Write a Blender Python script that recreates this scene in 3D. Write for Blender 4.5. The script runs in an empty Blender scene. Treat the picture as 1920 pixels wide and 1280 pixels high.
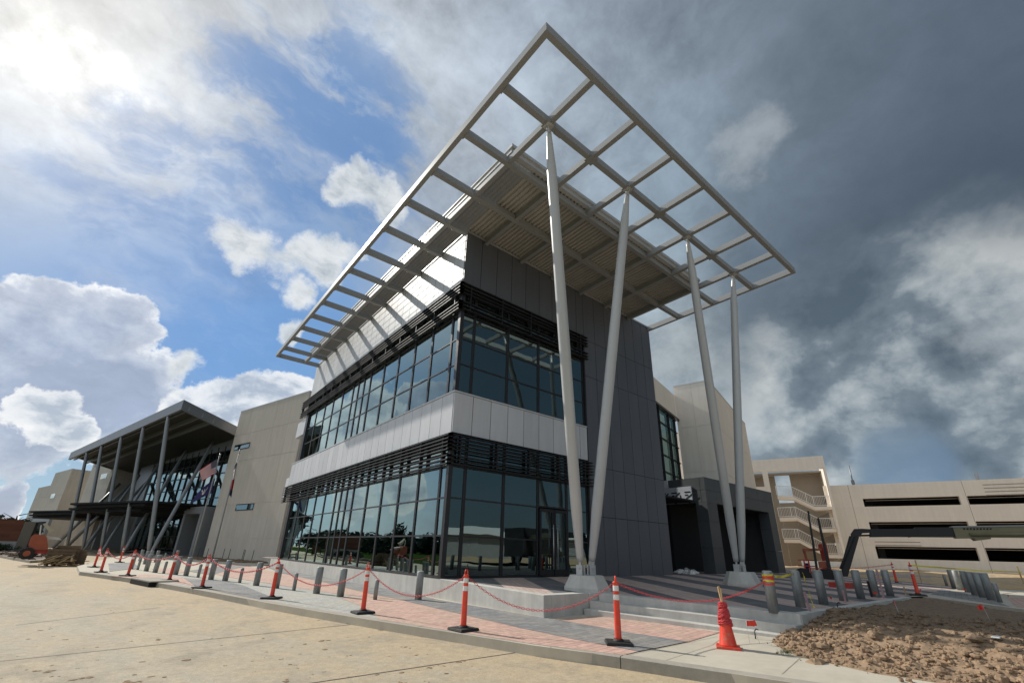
import bpy, bmesh, math, random
from mathutils import Vector as V, Matrix
rnd = random.Random(7)
S = bpy.context.scene
COL = S.collection
# ------------------------------------------------------------------ camera
CAM = V((-7.958, -13.123, 1.40))
RR = ((0.77315093, -0.63367088, 0.02643567), (0.25458154, 0.27190236, -0.92803952), (0.5808837, 0.72424465, 0.37154247))
FPX, PX, PY = 828.143, 956.648, 701.765          # measured focal length and principal point, photo pixels
cd = bpy.data.cameras.new('camera'); cam = bpy.data.objects.new('camera', cd); COL.objects.link(cam)
r, d, f = (V(x) for x in RR)
cam.matrix_world = Matrix(((r.x, -d.x, -f.x, CAM.x), (r.y, -d.y, -f.y, CAM.y), (r.z, -d.z, -f.z, CAM.z), (0, 0, 0, 1)))
cd.sensor_width = 36; cd.lens = FPX / 1920 * 36
cd.shift_x = (960 - PX) / 1920; cd.shift_y = (PY - 640) / 1920
cd.clip_start = .1; cd.clip_end = 5000
S.camera = cam
def ray(u, v):
    a = V(((u - PX) / FPX, (v - PY) / FPX, 1.0))
    return V((r.x * a.x + d.x * a.y + f.x, r.y * a.x + d.y * a.y + f.y, r.z * a.x + d.z * a.y + f.z))
def G(u, v, z=0.0):                               # point of a level surface seen at a photo pixel
    q = ray(u, v); return CAM + q * ((z - CAM.z) / q.z)
def PL(u, v, o, n):                               # point of an upright plane seen at a photo pixel
    q = ray(u, v); return CAM + q * ((o - CAM).dot(n) / q.dot(n))
# ------------------------------------------------------------------ light, exposure
SUND = V((-.32, 1.0, .815)).normalized()
EL = math.asin(SUND.z)
sl = bpy.data.lights.new('sun', 'SUN'); sl.energy = 4.2; sl.angle = math.radians(.55); sl.color = (1, .95, .86)
so = bpy.data.objects.new('sun', sl); COL.objects.link(so)
so.rotation_euler = SUND.to_track_quat('Z', 'Y').to_euler(); so.location = (-30, 30, 60)
S.view_settings.view_transform = 'Standard'; S.view_settings.look = 'None'
S.view_settings.exposure = 0; S.view_settings.gamma = 1
S.render.engine = 'CYCLES'
# ------------------------------------------------------------------ sky
W = bpy.data.worlds.new('World'); S.world = W; W.use_nodes = True
def lin(c): return tuple(((x / 255) / 12.92 if x / 255 < .04045 else ((x / 255 + .055) / 1.055) ** 2.4) for x in c)
class NT:                                         # small node-tree writer
    def __init__(s, t): s.t = t; s.n = t.nodes; s.l = t.links
    def put(s, sock, v):
        if v is None: return
        if isinstance(v, bpy.types.NodeSocket): s.l.new(v, sock)
        elif hasattr(sock.default_value, '__len__'):
            v = tuple(v)
            sock.default_value = v if len(v) == len(sock.default_value) else v + (1,)
        else: sock.default_value = v
    def m(s, op, a, b=None, c=None, clamp=False):
        n = s.n.new('ShaderNodeMath'); n.operation = op; n.use_clamp = clamp
        for i, v in enumerate((a, b, c)): s.put(n.inputs[i], v)
        return n.outputs[0]
    def v(s, op, a, b=None, sc=None):
        n = s.n.new('ShaderNodeVectorMath'); n.operation = op
        s.put(n.inputs[0], a)
        if b is not None: s.put(n.inputs[1], b)
        if sc is not None: s.put(n.inputs['Scale'], sc)
        return n.outputs['Value'] if op in ('DOT_PRODUCT', 'LENGTH', 'DISTANCE') else n.outputs[0]
    def noise(s, vec, scale, det=5, rough=.55, dist=0, col=False):
        n = s.n.new('ShaderNodeTexNoise'); s.put(n.inputs['Vector'], vec)
        n.inputs['Scale'].default_value = scale; n.inputs['Detail'].default_value = det
        n.inputs['Roughness'].default_value = rough; n.inputs['Distortion'].default_value = dist
        return n.outputs['Color' if col else 'Fac']
    def ramp(s, fac, stops):
        n = s.n.new('ShaderNodeValToRGB'); s.put(n.inputs[0], fac); e = n.color_ramp.elements
        while len(e) < len(stops): e.new(.5)
        for q, (p, c) in zip(e, stops):
            q.position = p; q.color = (c, c, c, 1) if not hasattr(c, '__len__') else tuple(c) + (1,)
        return n.outputs[0]
    def mix(s, fac, a, b, bt='MIX'):
        n = s.n.new('ShaderNodeMix'); n.data_type = 'RGBA'; n.blend_type = bt
        s.put(n.inputs[0], fac); s.put(n.inputs[6], a); s.put(n.inputs[7], b); return n.outputs[2]
    def rng(s, x, a, b, c=0., e=1., smooth=False):
        n = s.n.new('ShaderNodeMapRange'); n.interpolation_type = 'SMOOTHSTEP' if smooth else 'LINEAR'
        s.put(n.inputs[0], x)
        for i, v in enumerate((a, b, c, e)): n.inputs[i + 1].default_value = v
        return n.outputs[0]
def ae(az, el): a, e = math.radians(az), math.radians(el); return V((math.cos(a) * math.cos(e), math.sin(a) * math.cos(e), math.sin(e)))
k = NT(W.node_tree)
bg = k.n['Background']
tc = k.n.new('ShaderNodeTexCoord').outputs['Generated']
D0 = k.v('NORMALIZE', tc)
w1 = k.v('SUBTRACT', k.noise(D0, 3.2, 5, .6, col=True), (.5, .5, .5))
D1 = k.v('NORMALIZE', k.v('ADD', D0, k.v('SCALE', w1, sc=.16)))
# broad colour of the sky by direction: (direction, half-width in degrees, colour as seen)
def px(u, v): return ray(u, v).normalized()
FIELD = [
 (px(130,130),8,(236,234,228)),(px(20,30),8,(226,226,222)),(px(20,250),8,(218,225,230)),(px(300,130),7,(222,222,218)),
 (px(300,260),7,(212,219,224)),(px(120,330),6,(205,215,226)),(px(50,400),6,(160,184,218)),(px(30,500),7,(140,172,216)),
 (px(200,460),6,(143,175,216)),(px(310,370),6,(182,199,222)),(px(340,490),6,(132,171,218)),(px(440,330),6,(168,188,215)),
 (px(450,200),7,(200,207,214)),(px(540,80),7,(204,212,222)),(px(570,300),4,(104,140,186)),(px(640,330),4,(112,145,186)),(px(600,240),4,(150,172,200)),
 (px(500,250),4,(182,197,215)),(px(640,150),6,(198,206,214)),(px(720,230),6,(184,193,202)),(px(800,120),6,(190,199,208)),(px(740,350),4,(150,165,184)),
 (px(930,60),7,(168,179,192)),(px(870,220),5,(176,186,196)),(px(1000,160),6,(176,188,199)),(px(1100,60),7,(160,172,186)),(px(1150,200),6,(158,173,186)),
 (px(1300,80),7,(140,153,167)),(px(1450,60),7,(122,135,148)),(px(1650,50),8,(108,121,134)),(px(1880,40),8,(88,100,114)),
 (px(1250,330),6,(138,156,170)),(px(1380,260),5,(142,156,167)),(px(1520,240),6,(114,129,143)),(px(1700,240),7,(90,103,117)),(px(1890,280),8,(70,82,96)),
 (px(1400,420),6,(112,127,140)),(px(1600,400),7,(78,91,104)),(px(1800,420),8,(68,80,93)),(px(1520,560),6,(86,99,111)),(px(1680,530),7,(78,91,104)),
 (px(1820,560),6,(96,109,120)),(px(1890,650),6,(140,149,155)),(px(1260,660),5,(170,182,187)),(px(1400,640),5,(104,117,128)),(px(1550,660),5,(128,141,151)),
 (px(1760,690),5,(146,156,162)),(px(1700,750),5,(112,127,139)),(px(1870,770),5,(104,118,130)),(px(1450,760),5,(122,137,149)),(px(1510,840),4,(160,174,182)),
 (px(1620,840),4,(116,136,152)),(px(1700,868),4,(92,138,182)),(px(1860,860),4,(134,148,160)),
 (px(300,560),6,(122,166,220)),(px(460,600),7,(122,167,222)),(px(420,700),6,(132,176,224)),(px(560,620),5,(124,168,222)),(px(540,720),4,(140,182,226)),(px(560,520),5,(138,173,215)),
 (px(60,830),5,(160,190,214)),(px(40,900),5,(166,208,230)),(px(20,960),4,(186,218,232)),(px(150,820),5,(150,175,205)),(px(800,480),6,(170,182,196)),(px(1000,420),7,(160,174,186)),
 (ae(108,5),5,(206,222,230)),(ae(118,6),6,(200,216,226)),(ae(118,16),6,(142,186,222)),(ae(135,15),9,(118,160,200)),(ae(135,38),9,(205,214,224)),(ae(155,10),9,(170,196,214)),(ae(160,32),14,(212,220,228)),(ae(185,8),12,(218,226,231)),(ae(195,35),18,(214,221,228)),
 (ae(230,20),16,(180,194,206)),(ae(230,55),18,(188,199,209)),(ae(268,12),12,(165,178,184)),(ae(268,38),14,(140,154,165)),(ae(300,10),10,(84,104,116)),(ae(310,30),14,(66,84,98)),
 (ae(335,8),8,(90,104,114)),(ae(345,28),12,(70,83,96)),(ae(330,55),14,(86,100,114)),(ae(100,65),10,(196,202,208)),(ae(20,75),12,(140,152,166)),(ae(250,78),16,(140,155,170)),
]
FIELD += [(px(960,900),14,(150,166,180)),(px(700,700),9,(140,172,210)),(px(1100,640),9,(160,174,184)),(px(1150,900),9,(150,164,174)),(ae(60,-40),14,(120,115,105)),(ae(180,-40),14,(120,115,105)),(ae(-60,-40),14,(110,108,100))]
FIELD = [(q, h, (c[0] * .84, c[1] * .92, c[2] * .97)) if c[2] - c[0] > 55 else (q, h, c) for q, h, c in FIELD]
def field(az, el):
    q = ae(az, el); s = V((0, 0, 0)); t = 1e-12
    for dq, hw, c in FIELD:
        w = math.exp(max(-60, .8 * (q.dot(dq) - 1) / (1 - math.cos(math.radians(hw))))); s += V(lin(c)) * w; t += w
    return tuple(s / t)
sx = k.n.new('ShaderNodeSeparateXYZ'); k.l.new(D1, sx.inputs[0])
azn = k.m('MULTIPLY_ADD', k.m('ARCTAN2', sx.outputs[1], sx.outputs[0]), 1 / (2 * math.pi), .5)
eln = k.m('MULTIPLY', k.m('ARCSINE', sx.outputs[2]), 180 / math.pi)
AZS = [-180, -150, -120, -90, -60, -40] + [-24 + 6.2 * i for i in range(23)] + [126, 140, 160]
RINGS = [-4, 3, 9, 15, 21, 27, 33, 40, 48, 57, 70, 86]
base = None
for i, el in enumerate(RINGS):
    c = k.ramp(azn, [((a + 180) / 360, field(a, el)) for a in AZS])
    base = c if base is None else k.mix(k.rng(eln, RINGS[i - 1], el), base, c)
# broken cloud texture over it, finer and stronger away from the open blue
lum = k.v('DOT_PRODUCT', base, (.3, .5, .2)); blue = k.m('SUBTRACT', k.v('DOT_PRODUCT', base, (-1.1, 0, 1)), 0.0)
greyness = k.rng(k.m('DIVIDE', blue, k.m('ADD', lum, .01)), .75, .1)
wv = k.v('ADD', D0, k.v('SCALE', k.v('SUBTRACT', k.noise(D0, 6, 3, .5, col=True), (.5,) * 3), sc=.09))
fb = k.noise(wv, 5.5, 7, .62)
fb2 = k.noise(k.v('MULTIPLY', wv, (1, 1, 2.0)), 13, 6, .62)
fb0 = k.noise(k.v('MULTIPLY', D1, (1, 1, 1.6)), 2.9, 5, .6)
tex = k.m('ADD', k.m('ADD', k.rng(fb, .3, .7, -.5, .5), k.m('MULTIPLY', k.rng(fb2, .3, .7, -.5, .5), .5)), k.m('MULTIPLY', k.rng(fb0, .32, .68, -.5, .5), .8))
fb3 = k.noise(k.v('ADD', D1, k.v('SCALE', w1, sc=.12)), 24, 5, .65)
tex = k.m('ADD', k.m('MULTIPLY', tex, .52), k.m('MULTIPLY', k.rng(fb3, .35, .65, -.5, .5), .16))
tex = k.m('MULTIPLY_ADD', tex, k.m('MULTIPLY', k.m('MULTIPLY_ADD', greyness, .92, .08), k.m('MULTIPLY', k.rng(lum, .45, .85, 1, .55), k.rng(lum, .12, .30, .55, 1))), k.rng(lum, .35, .7, 1.0, 1.04))
base = k.v('SCALE', base, sc=tex)
# rifts of blue between torn veils
rf = k.noise(k.v('ADD', k.v('MULTIPLY', D0, (1.0, 2.4, 2.0)), k.v('SCALE', w1, sc=.28)), 4.2, 8, .62)
rw = k.m('MAXIMUM', k.rng(k.v('DOT_PRODUCT', D1, px(600, 275)), .962, .997, 0, 1, True), k.m('MULTIPLY', k.rng(k.v('DOT_PRODUCT', D1, px(350, 400)), .965, .997, 0, 1, True), .8))
base = k.mix(k.m('MULTIPLY', k.rng(k.m('MULTIPLY_ADD', rw, .22, rf), .56, .76, 0, .9, True), rw), base, lin((98, 142, 196)))
# thin streaky veil
st = k.noise(k.v('ADD', k.v('MULTIPLY', D0, (1.2, 5.5, 3.0)), k.v('SCALE', w1, sc=.5)), 2.2, 6, .6)
st = k.m('MULTIPLY', k.rng(st, .5, .78, 0, 1, True), k.rng(k.v('DOT_PRODUCT', D0, px(420, 300)), .88, .98, 0, .34, True))
base = k.mix(st, base, lin((226, 230, 234)))
# heaped clouds: lobes (direction, radius deg)
D2 = k.v('NORMALIZE', k.v('ADD', D0, k.v('SCALE', k.v('SUBTRACT', k.noise(D0, 10, 6, .6, col=True), (.5,) * 3), sc=.10)))
n1 = k.rng(k.noise(D0, 15, 8, .6), .25, .75, -1, 1)
def lobes(L):
    dn = None
    for q, rd in L:
        c = 1 / (1 - math.cos(math.radians(rd)))
        e = k.m('MULTIPLY_ADD', k.v('DOT_PRODUCT', D2, q), c, 1 - c)
        dn = e if dn is None else k.m('SMOOTH_MAX', dn, e, .35)
    return k.m('MAXIMUM', dn, -3)
cum = [(px(150,605),5),(px(70,650),6),(px(200,620),4.5),(px(150,720),7.5),(px(40,740),7),(px(225,765),5),(px(290,800),3.6),
       (px(20,945),1.6),(ae(118,15),6),(ae(126,12),6),(ae(137,8),6),(ae(150,8),5),(ae(168,8),6)]
dn = k.m('ADD', lobes(cum), k.m('MULTIPLY', n1, .42))
al = k.rng(dn, .0, .2, 0, 1, True)
inner = k.rng(k.m('ADD', dn, k.m('ADD', k.m('MULTIPLY', k.rng(fb, .3, .7, -1, 1), -.42), k.m('MULTIPLY', k.rng(fb2, .3, .7, -1, 1), -.16))), .02, 1.0)
cc = k.ramp(inner, [(0, lin((250, 251, 252))), (.16, lin((232, 237, 243))), (.4, lin((194, 204, 220))), (1, lin((160, 175, 200)))])
cc = k.v('SCALE', cc, sc=k.m('ADD', k.rng(fb2, .3, .7, .90, 1.08), k.rng(fb, .3, .7, -.05, .07)))
base = k.mix(al, base, cc)
mid = [(px(418,436),2.2),(px(452,460),2.6),(px(492,474),2.8),(px(530,500),2.8),(px(575,480),2.6),(px(612,500),2.6),(px(560,545),2.2),(px(640,470),2.0),(px(680,350),2.6),(px(640,342),1.8),(px(720,372),2.4),(px(540,622),1.4),(px(330,675),1.7)]
dm = k.m('ADD', lobes(mid), k.m('MULTIPLY', n1, .9))
am = k.rng(dm, -.25, .9, 0, .96, True)
cm = k.ramp(k.rng(k.m('SUBTRACT', dm, k.m('MULTIPLY', k.rng(fb2, .3, .7, -1, 1), 1.0)), -.6, 2.0), [(0, lin((246, 248, 248))), (.5, lin((224, 229, 231))), (1, lin((176, 186, 194)))])
base = k.mix(am, base, cm)
wr = k.rng(k.v('DOT_PRODUCT', D1, px(1760, 790)), .925, .985, 0, .85, True)
nr = k.noise(k.v('MULTIPLY', k.v('ADD', D0, k.v('SCALE', w1, sc=.08)), (1, 1, 1.35)), 6.2, 8, .55)
cr_ = k.ramp(k.m('ADD', nr, k.m('MULTIPLY', n1, .05)), [(.34, lin((82, 96, 107))), (.47, lin((118, 131, 141))), (.56, lin((170, 179, 183))), (.68, lin((216, 220, 218)))])
base = k.mix(k.m('MULTIPLY', wr, k.rng(k.v('DOT_PRODUCT', D0, px(1695, 872)), .9990, .9965, .15, 1, True)), base, cr_)
puf = [(px(1405,268),3.4),(px(1890,600),4.2),(px(1270,670),4)]
dp = k.m('ADD', lobes(puf), k.m('MULTIPLY', n1, 1.0))
ap = k.rng(dp, -.6, 1.6, 0, .42, True)
base = k.mix(ap, base, lin((200, 206, 208)))
wc = [(px(475,738),3.4),(px(530,742),3.2),(px(415,758),3.4),(px(560,775),2.6),(px(360,772),3),(px(92,778),2.2),(px(45,765),1.8),(px(140,812),1.9),(ae(107,13),3.4),(ae(111,17),3.6),(ae(105,9),3.4),(ae(116,7),3.6),(ae(110,5),3)]
dw_ = k.m('ADD', lobes(wc), k.m('MULTIPLY', n1, .5))
aw = k.rng(dw_, .0, .35, 0, .93, True)
cw = k.ramp(k.rng(k.m('SUBTRACT', dw_, k.m('MULTIPLY', k.rng(fb2, .3, .7, -1, 1), .8)), -.1, 1.5), [(0, lin((252, 252, 252))), (.4, lin((232, 236, 240))), (.9, lin((176, 188, 203)))])
base = k.mix(aw, base, cw)
# glare of the sun behind thin cloud
gd = k.v('DOT_PRODUCT', D0, px(132, 128))
gd2 = k.m('ADD', gd, k.m('MULTIPLY', n1, .004))
glow = k.m('ADD', k.m('MULTIPLY', k.m('EXPONENT', k.m('MULTIPLY_ADD', gd2, 700, -700)), .65), k.m('MULTIPLY', k.m('EXPONENT', k.m('MULTIPLY_ADD', gd, 34, -34)), .075))
base = k.v('ADD', base, k.v('SCALE', (1.0, .985, .95), sc=glow))
sk = k.n.new('ShaderNodeTexSky'); sk.sky_type = 'NISHITA'; sk.sun_disc = False
sk.sun_elevation = EL; sk.sun_rotation = math.atan2(SUND.x, SUND.y)
sky = k.mix(.08, k.v('SCALE', base, sc=10.0), sk.outputs[0])
k.put(bg.inputs[0], sky); bg.inputs[1].default_value = .1
# ------------------------------------------------------------------ materials
def mat(name, base, rough=.6, metal=0., var=.12, scale=3., bump=0., bscale=30., spec=.5, coat=0., obj=False, fn=None, stretch=None):
    m = bpy.data.materials.new(name); m.use_nodes = True
    t = NT(m.node_tree); b = t.n['Principled BSDF']
    p = t.n.new('ShaderNodeTexCoord').outputs['Object'] if obj else t.n.new('ShaderNodeNewGeometry').outputs['Position']
    pv = t.v('MULTIPLY', p, stretch) if stretch else p
    c = base
    if var:
        n = t.m('ADD', t.m('MULTIPLY', t.noise(pv, scale, 6, .6), .7), t.m('MULTIPLY', t.noise(pv, scale * 7.3, 4, .6), .3))
        f = t.rng(n, .3, .7, 1 - var, 1 + var)
        c = t.v('SCALE', base, sc=f)
        t.put(b.inputs['Roughness'], t.m('MULTIPLY', t.rng(n, .3, .7, .85, 1.15), rough))
    else: b.inputs['Roughness'].default_value = rough
    if fn: c = fn(t, p, c, b)
    t.put(b.inputs['Base Color'], c)
    b.inputs['Metallic'].default_value = metal
    b.inputs['Specular IOR Level'].default_value = spec
    b.inputs['Coat Weight'].default_value = coat
    if bump:
        bn = t.n.new('ShaderNodeBump'); bn.inputs['Strength'].default_value = bump; bn.inputs['Distance'].default_value = .02
        t.put(bn.inputs['Height'], t.noise(p, bscale, 6, .65)); t.l.new(bn.outputs[0], b.inputs['Normal'])
    return m
def sep(t, p):
    n = t.n.new('ShaderNodeSeparateXYZ'); t.put(n.inputs[0], p); return n.outputs
def tone(amt):                                     # every panel a slightly different tone, as batches of sheet have
    def fn(t, p, c, b):
        r_ = t.n.new('ShaderNodeNewGeometry').outputs['Random Per Island']
        n = t.noise(t.v('MULTIPLY', p, (1.5, 1.5, .2)), 2.0, 5, .6)
        bn = t.n.new('ShaderNodeBump'); bn.inputs['Strength'].default_value = .06; bn.inputs['Distance'].default_value = .05
        t.put(bn.inputs['Height'], t.noise(p, 1.6, 2, .5)); t.l.new(bn.outputs[0], b.inputs['Normal'])
        return t.v('SCALE', c, sc=t.m('MULTIPLY', t.rng(r_, 0, 1, 1 - amt, 1 + amt), t.rng(n, .3, .75, 1.03, .9)))
    return fn
def streaks(amt, sc=(2.2, 2.2, .16)):
    def fn(t, p, c, b):
        n = t.noise(t.v('MULTIPLY', p, sc), 1.6, 6, .62); r_ = t.n.new('ShaderNodeNewGeometry').outputs['Random Per Island']
        return t.v('SCALE', c, sc=t.m('MULTIPLY', t.rng(r_, 0, 1, .965, 1.035), t.rng(n, .35, .72, 1 + amt * .4, 1 - amt)))
    return fn
M = {}
M['concrete'] = mat('smooth_concrete', (.52, .505, .465), .85, var=.16, scale=1.3, bump=.15, bscale=25, fn=streaks(.16))
M['kerb'] = mat('kerb_concrete', (.35, .322, .27), .88, var=.2, scale=2.1, bump=.25, bscale=40)
M['walk'] = mat('walk_concrete', (.50, .455, .37), .9, var=.16, scale=.9, bump=.25, bscale=60)
M['precast'] = mat('beige_precast', (.545, .49, .42), .85, var=.06, scale=.7, bump=.12, bscale=55, fn=streaks(.10))
M['precast2'] = mat('pale_precast', (.76, .695, .61), .85, var=.05, scale=.4, bump=.1, bscale=40, fn=streaks(.06))
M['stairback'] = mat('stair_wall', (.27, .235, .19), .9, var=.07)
M['white_panel'] = mat('white_metal_panel', (.60, .61, .635), .48, .05, var=.03, scale=.8, spec=.22, fn=tone(.05))
M['grey_panel'] = mat('charcoal_panel', (.118, .126, .145), .45, .1, var=.06, scale=.6, fn=tone(.05))
M['portal'] = mat('portal_panel', (.075, .082, .088), .5, .1, var=.06, scale=.6, fn=tone(.08))
M['black_metal'] = mat('black_aluminium', (.013, .013, .015), .55, .0, var=.1)
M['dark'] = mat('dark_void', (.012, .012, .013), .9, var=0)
M['frame'] = mat('dark_bronze_frame', (.045, .044, .048), .35, .5, var=.08)
M['steel'] = mat('grey_painted_steel', (.29, .297, .30), .45, .05, var=.05, scale=.5)
M['colpaint'] = mat('column_paint', (.50, .505, .50), .35, .1, var=.05, scale=.6)
M['galv'] = mat('galvanised', (.55, .56, .56), .35, .8, var=.15, scale=8)
def ribs(t, p, c, b):
    y = sep(t, p)[0]
    return c
M['soffit'] = mat('soffit_deck', (.43, .41, .375), .55, .1, var=.08, scale=1.2)
M['fascia'] = mat('fascia_metal', (.55, .55, .54), .35, .4, var=.05)
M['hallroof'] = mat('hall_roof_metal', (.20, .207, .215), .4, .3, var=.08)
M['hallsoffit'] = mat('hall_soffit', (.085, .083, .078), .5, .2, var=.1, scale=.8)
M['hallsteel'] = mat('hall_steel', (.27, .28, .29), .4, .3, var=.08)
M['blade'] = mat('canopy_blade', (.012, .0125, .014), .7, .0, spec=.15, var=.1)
M['bollard'] = mat('bollard_galv', (.27, .28, .275), .55, .35, var=.22, scale=5, bump=.1, obj=True, fn=streaks(.3, (7, 7, 1.0)))
def scuff(t, p, c, b):
    n = t.noise(p, 9, 7, .7); n2 = t.noise(t.v('MULTIPLY', p, (14, 14, 2.5)), 3, 5, .7); z = sep(t, p)[2]
    rnd_ = t.n.new('ShaderNodeObjectInfo').outputs['Random']
    c = t.v('SCALE', c, sc=t.rng(rnd_, 0, 1, .82, 1.08))
    low = t.rng(z, .35, .0, 0, .5)
    return t.mix(t.m('MULTIPLY', t.rng(t.m('ADD', n, t.m('MULTIPLY', n2, .3)), .64, .86), t.m('ADD', low, .45)), c, (.36, .24, .15))
M['orange'] = mat('orange_red_plastic', (.78, .055, .022), .42, var=.1, scale=6, obj=True, fn=scuff)
M['white_tape'] = mat('reflective_white', (.75, .74, .72), .3, var=.06, obj=True)
M['rubber'] = mat('black_rubber', (.018, .017, .016), .7, var=.3, scale=12, obj=True, bump=.2)
M['chain'] = mat('red_plastic_chain', (.62, .06, .07), .45, var=.1)
M['wood'] = mat('stake_wood', (.48, .34, .18), .8, var=.25, scale=20)
M['pinkwood'] = mat('painted_stake', (.42, .26, .28), .8, var=.25, scale=20)
M['yellow'] = mat('caution_yellow', (.75, .62, .03), .5, var=.1)
M['flagred'] = mat('survey_red', (.75, .05, .03), .6, var=.1)
M['liftred'] = mat('lift_orange', (.36, .085, .04), .45, var=.2, scale=4)
M['red2'] = mat('machine_red', (.42, .035, .022), .45, var=.25, scale=4)
M['khaki'] = mat('boom_khaki', (.21, .19, .105), .5, var=.15, scale=3)
M['whitepaint'] = mat('white_paint', (.72, .72, .70), .5, var=.08)
M['pallet'] = mat('brown_crate', (.16, .11, .07), .85, var=.35, scale=4)
M['grass'] = mat('field_grass', (.035, .058, .016), 1.0, var=.4, scale=.12, spec=0)
M['leaf'] = mat('pine_foliage', (.028, .05, .02), .8, var=.4, scale=1.2)
M['bark'] = mat('bark', (.09, .065, .045), .9, var=.3, scale=4)
M['bluecloth'] = mat('navy_cloth', (.035, .035, .14), .8, var=.2, scale=2)
M['black'] = mat('matte_black', (.012, .012, .013), .5, var=.2)
M['asphalt_edge'] = mat('steel_plate', (.05, .045, .04), .7, var=.3)
# glass: tinted, half mirror; sharper at glancing angles
def glassmat(name, tint, r0, thru):
    m = bpy.data.materials.new(name); m.use_nodes = True; t = NT(m.node_tree)
    t.n.remove(t.n['Principled BSDF'])
    out = t.n['Material Output']
    lw = t.n.new('ShaderNodeLayerWeight'); lw.inputs[0].default_value = .5
    fac = t.m('MULTIPLY_ADD', t.m('POWER', lw.outputs['Facing'], 3.0), 1 - r0, r0)
    gl = t.n.new('ShaderNodeBsdfGlossy'); gl.inputs['Roughness'].default_value = 0.0; r_ = t.n.new('ShaderNodeNewGeometry').outputs['Random Per Island']; t.put(gl.inputs['Color'], t.v('SCALE', tint, sc=t.rng(r_, 0, 1, .93, 1.03)))
    p = t.n.new('ShaderNodeNewGeometry').outputs['Position']
    bn = t.n.new('ShaderNodeBump'); bn.inputs['Strength'].default_value = .05; bn.inputs['Distance'].default_value = .05
    t.put(bn.inputs['Height'], t.noise(p, 1.1, 1, .4)); t.l.new(bn.outputs[0], gl.inputs['Normal'])
    tr = t.n.new('ShaderNodeBsdfTransparent'); t.put(tr.inputs[0], thru)
    mx = t.n.new('ShaderNodeMixShader'); t.put(mx.inputs[0], fac); t.l.new(tr.outputs[0], mx.inputs[1]); t.l.new(gl.outputs[0], mx.inputs[2])
    t.l.new(mx.outputs[0], out.inputs[0]); return m
M['glass'] = glassmat('tinted_glass', (.75, .95, .95), .23, (.14, .24, .24))
M['clear'] = glassmat('clear_pane', (.9, .95, .95), .10, (.75, .82, .8))
# pavers: world-aligned unit pavers, rotated to the bands
def pavers(name, base, ang, size=(.30, .15), var=.2):
    def fn(t, p, c, b):
        mp = t.n.new('ShaderNodeMapping'); t.put(mp.inputs[0], p); mp.inputs['Rotation'].default_value = (0, 0, ang)
        br = t.n.new('ShaderNodeTexBrick'); t.put(br.inputs['Vector'], mp.outputs[0])
        br.inputs['Scale'].default_value = 1; br.inputs['Brick Width'].default_value = size[0]; br.inputs['Row Height'].default_value = size[1]
        br.inputs['Mortar Size'].default_value = .006; br.inputs['Mortar Smooth'].default_value = .3; br.inputs['Bias'].default_value = 0
        t.put(br.inputs['Color1'], tuple(x * (1 + var) for x in base)); t.put(br.inputs['Color2'], tuple(x * (1 - var) for x in base))
        t.put(br.inputs['Mortar'], tuple(x * .45 for x in base))
        n = t.noise(p, .8, 6, .6); n2 = t.noise(p, 9, 4, .6)
        dust = t.rng(n, .42, .72, 0, .45)
        cc = t.mix(dust, br.outputs[0], (.46, .39, .28))
        bp = t.n.new('ShaderNodeBump'); bp.inputs['Strength'].default_value = .5; bp.inputs['Distance'].default_value = .006
        t.put(bp.inputs['Height'], t.m('SUBTRACT', 1.0, br.outputs['Fac'])); t.l.new(bp.outputs[0], b.inputs['Normal'])
        return t.v('SCALE', cc, sc=t.rng(n2, .3, .7, .82, 1.16))
    return mat(name, base, .85, var=.1, fn=fn)
BA = math.radians(-8)
M['pav_pink'] = pavers('pink_pavers', (.56, .36, .295), BA, var=.12)
M['pav_dark'] = pavers('charcoal_pavers', (.20, .205, .215), BA, var=.18)
M['pav_light'] = pavers('light_grey_pavers', (.42, .42, .39), BA, var=.10)
def plazafn(t, p, c, b):                           # striped unit paving of the raised plaza
    a = math.radians(-122)
    q = t.v('DOT_PRODUCT', p, (-math.sin(a), math.cos(a), 0))
    fr = t.m('FRACT', t.m('MULTIPLY_ADD', q, 1 / 2.15, .18))
    st = t.m('GREATER_THAN', fr, .52)
    mp = t.n.new('ShaderNodeMapping'); t.put(mp.inputs[0], p); mp.inputs['Rotation'].default_value = (0, 0, -a)
    br = t.n.new('ShaderNodeTexBrick'); t.put(br.inputs['Vector'], mp.outputs[0]); br.inputs['Scale'].default_value = 1
    br.inputs['Brick Width'].default_value = .3; br.inputs['Row Height'].default_value = .15; br.inputs['Mortar Size'].default_value = .006
    t.put(br.inputs['Color1'], (1.12,) * 3); t.put(br.inputs['Color2'], (.88,) * 3); t.put(br.inputs['Mortar'], (.5,) * 3)
    col = t.mix(st, (.52, .385, .335), (.115, .12, .13))
    n = t.noise(p, .9, 6, .6)
    col = t.mix(t.rng(n, .45, .75, 0, .35), col, (.42, .37, .29))
    return t.mix(1.0, col, br.outputs[0], 'MULTIPLY')
M['plaza'] = mat('striped_pavers', (.3, .2, .2), .85, var=.1, fn=plazafn)
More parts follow.
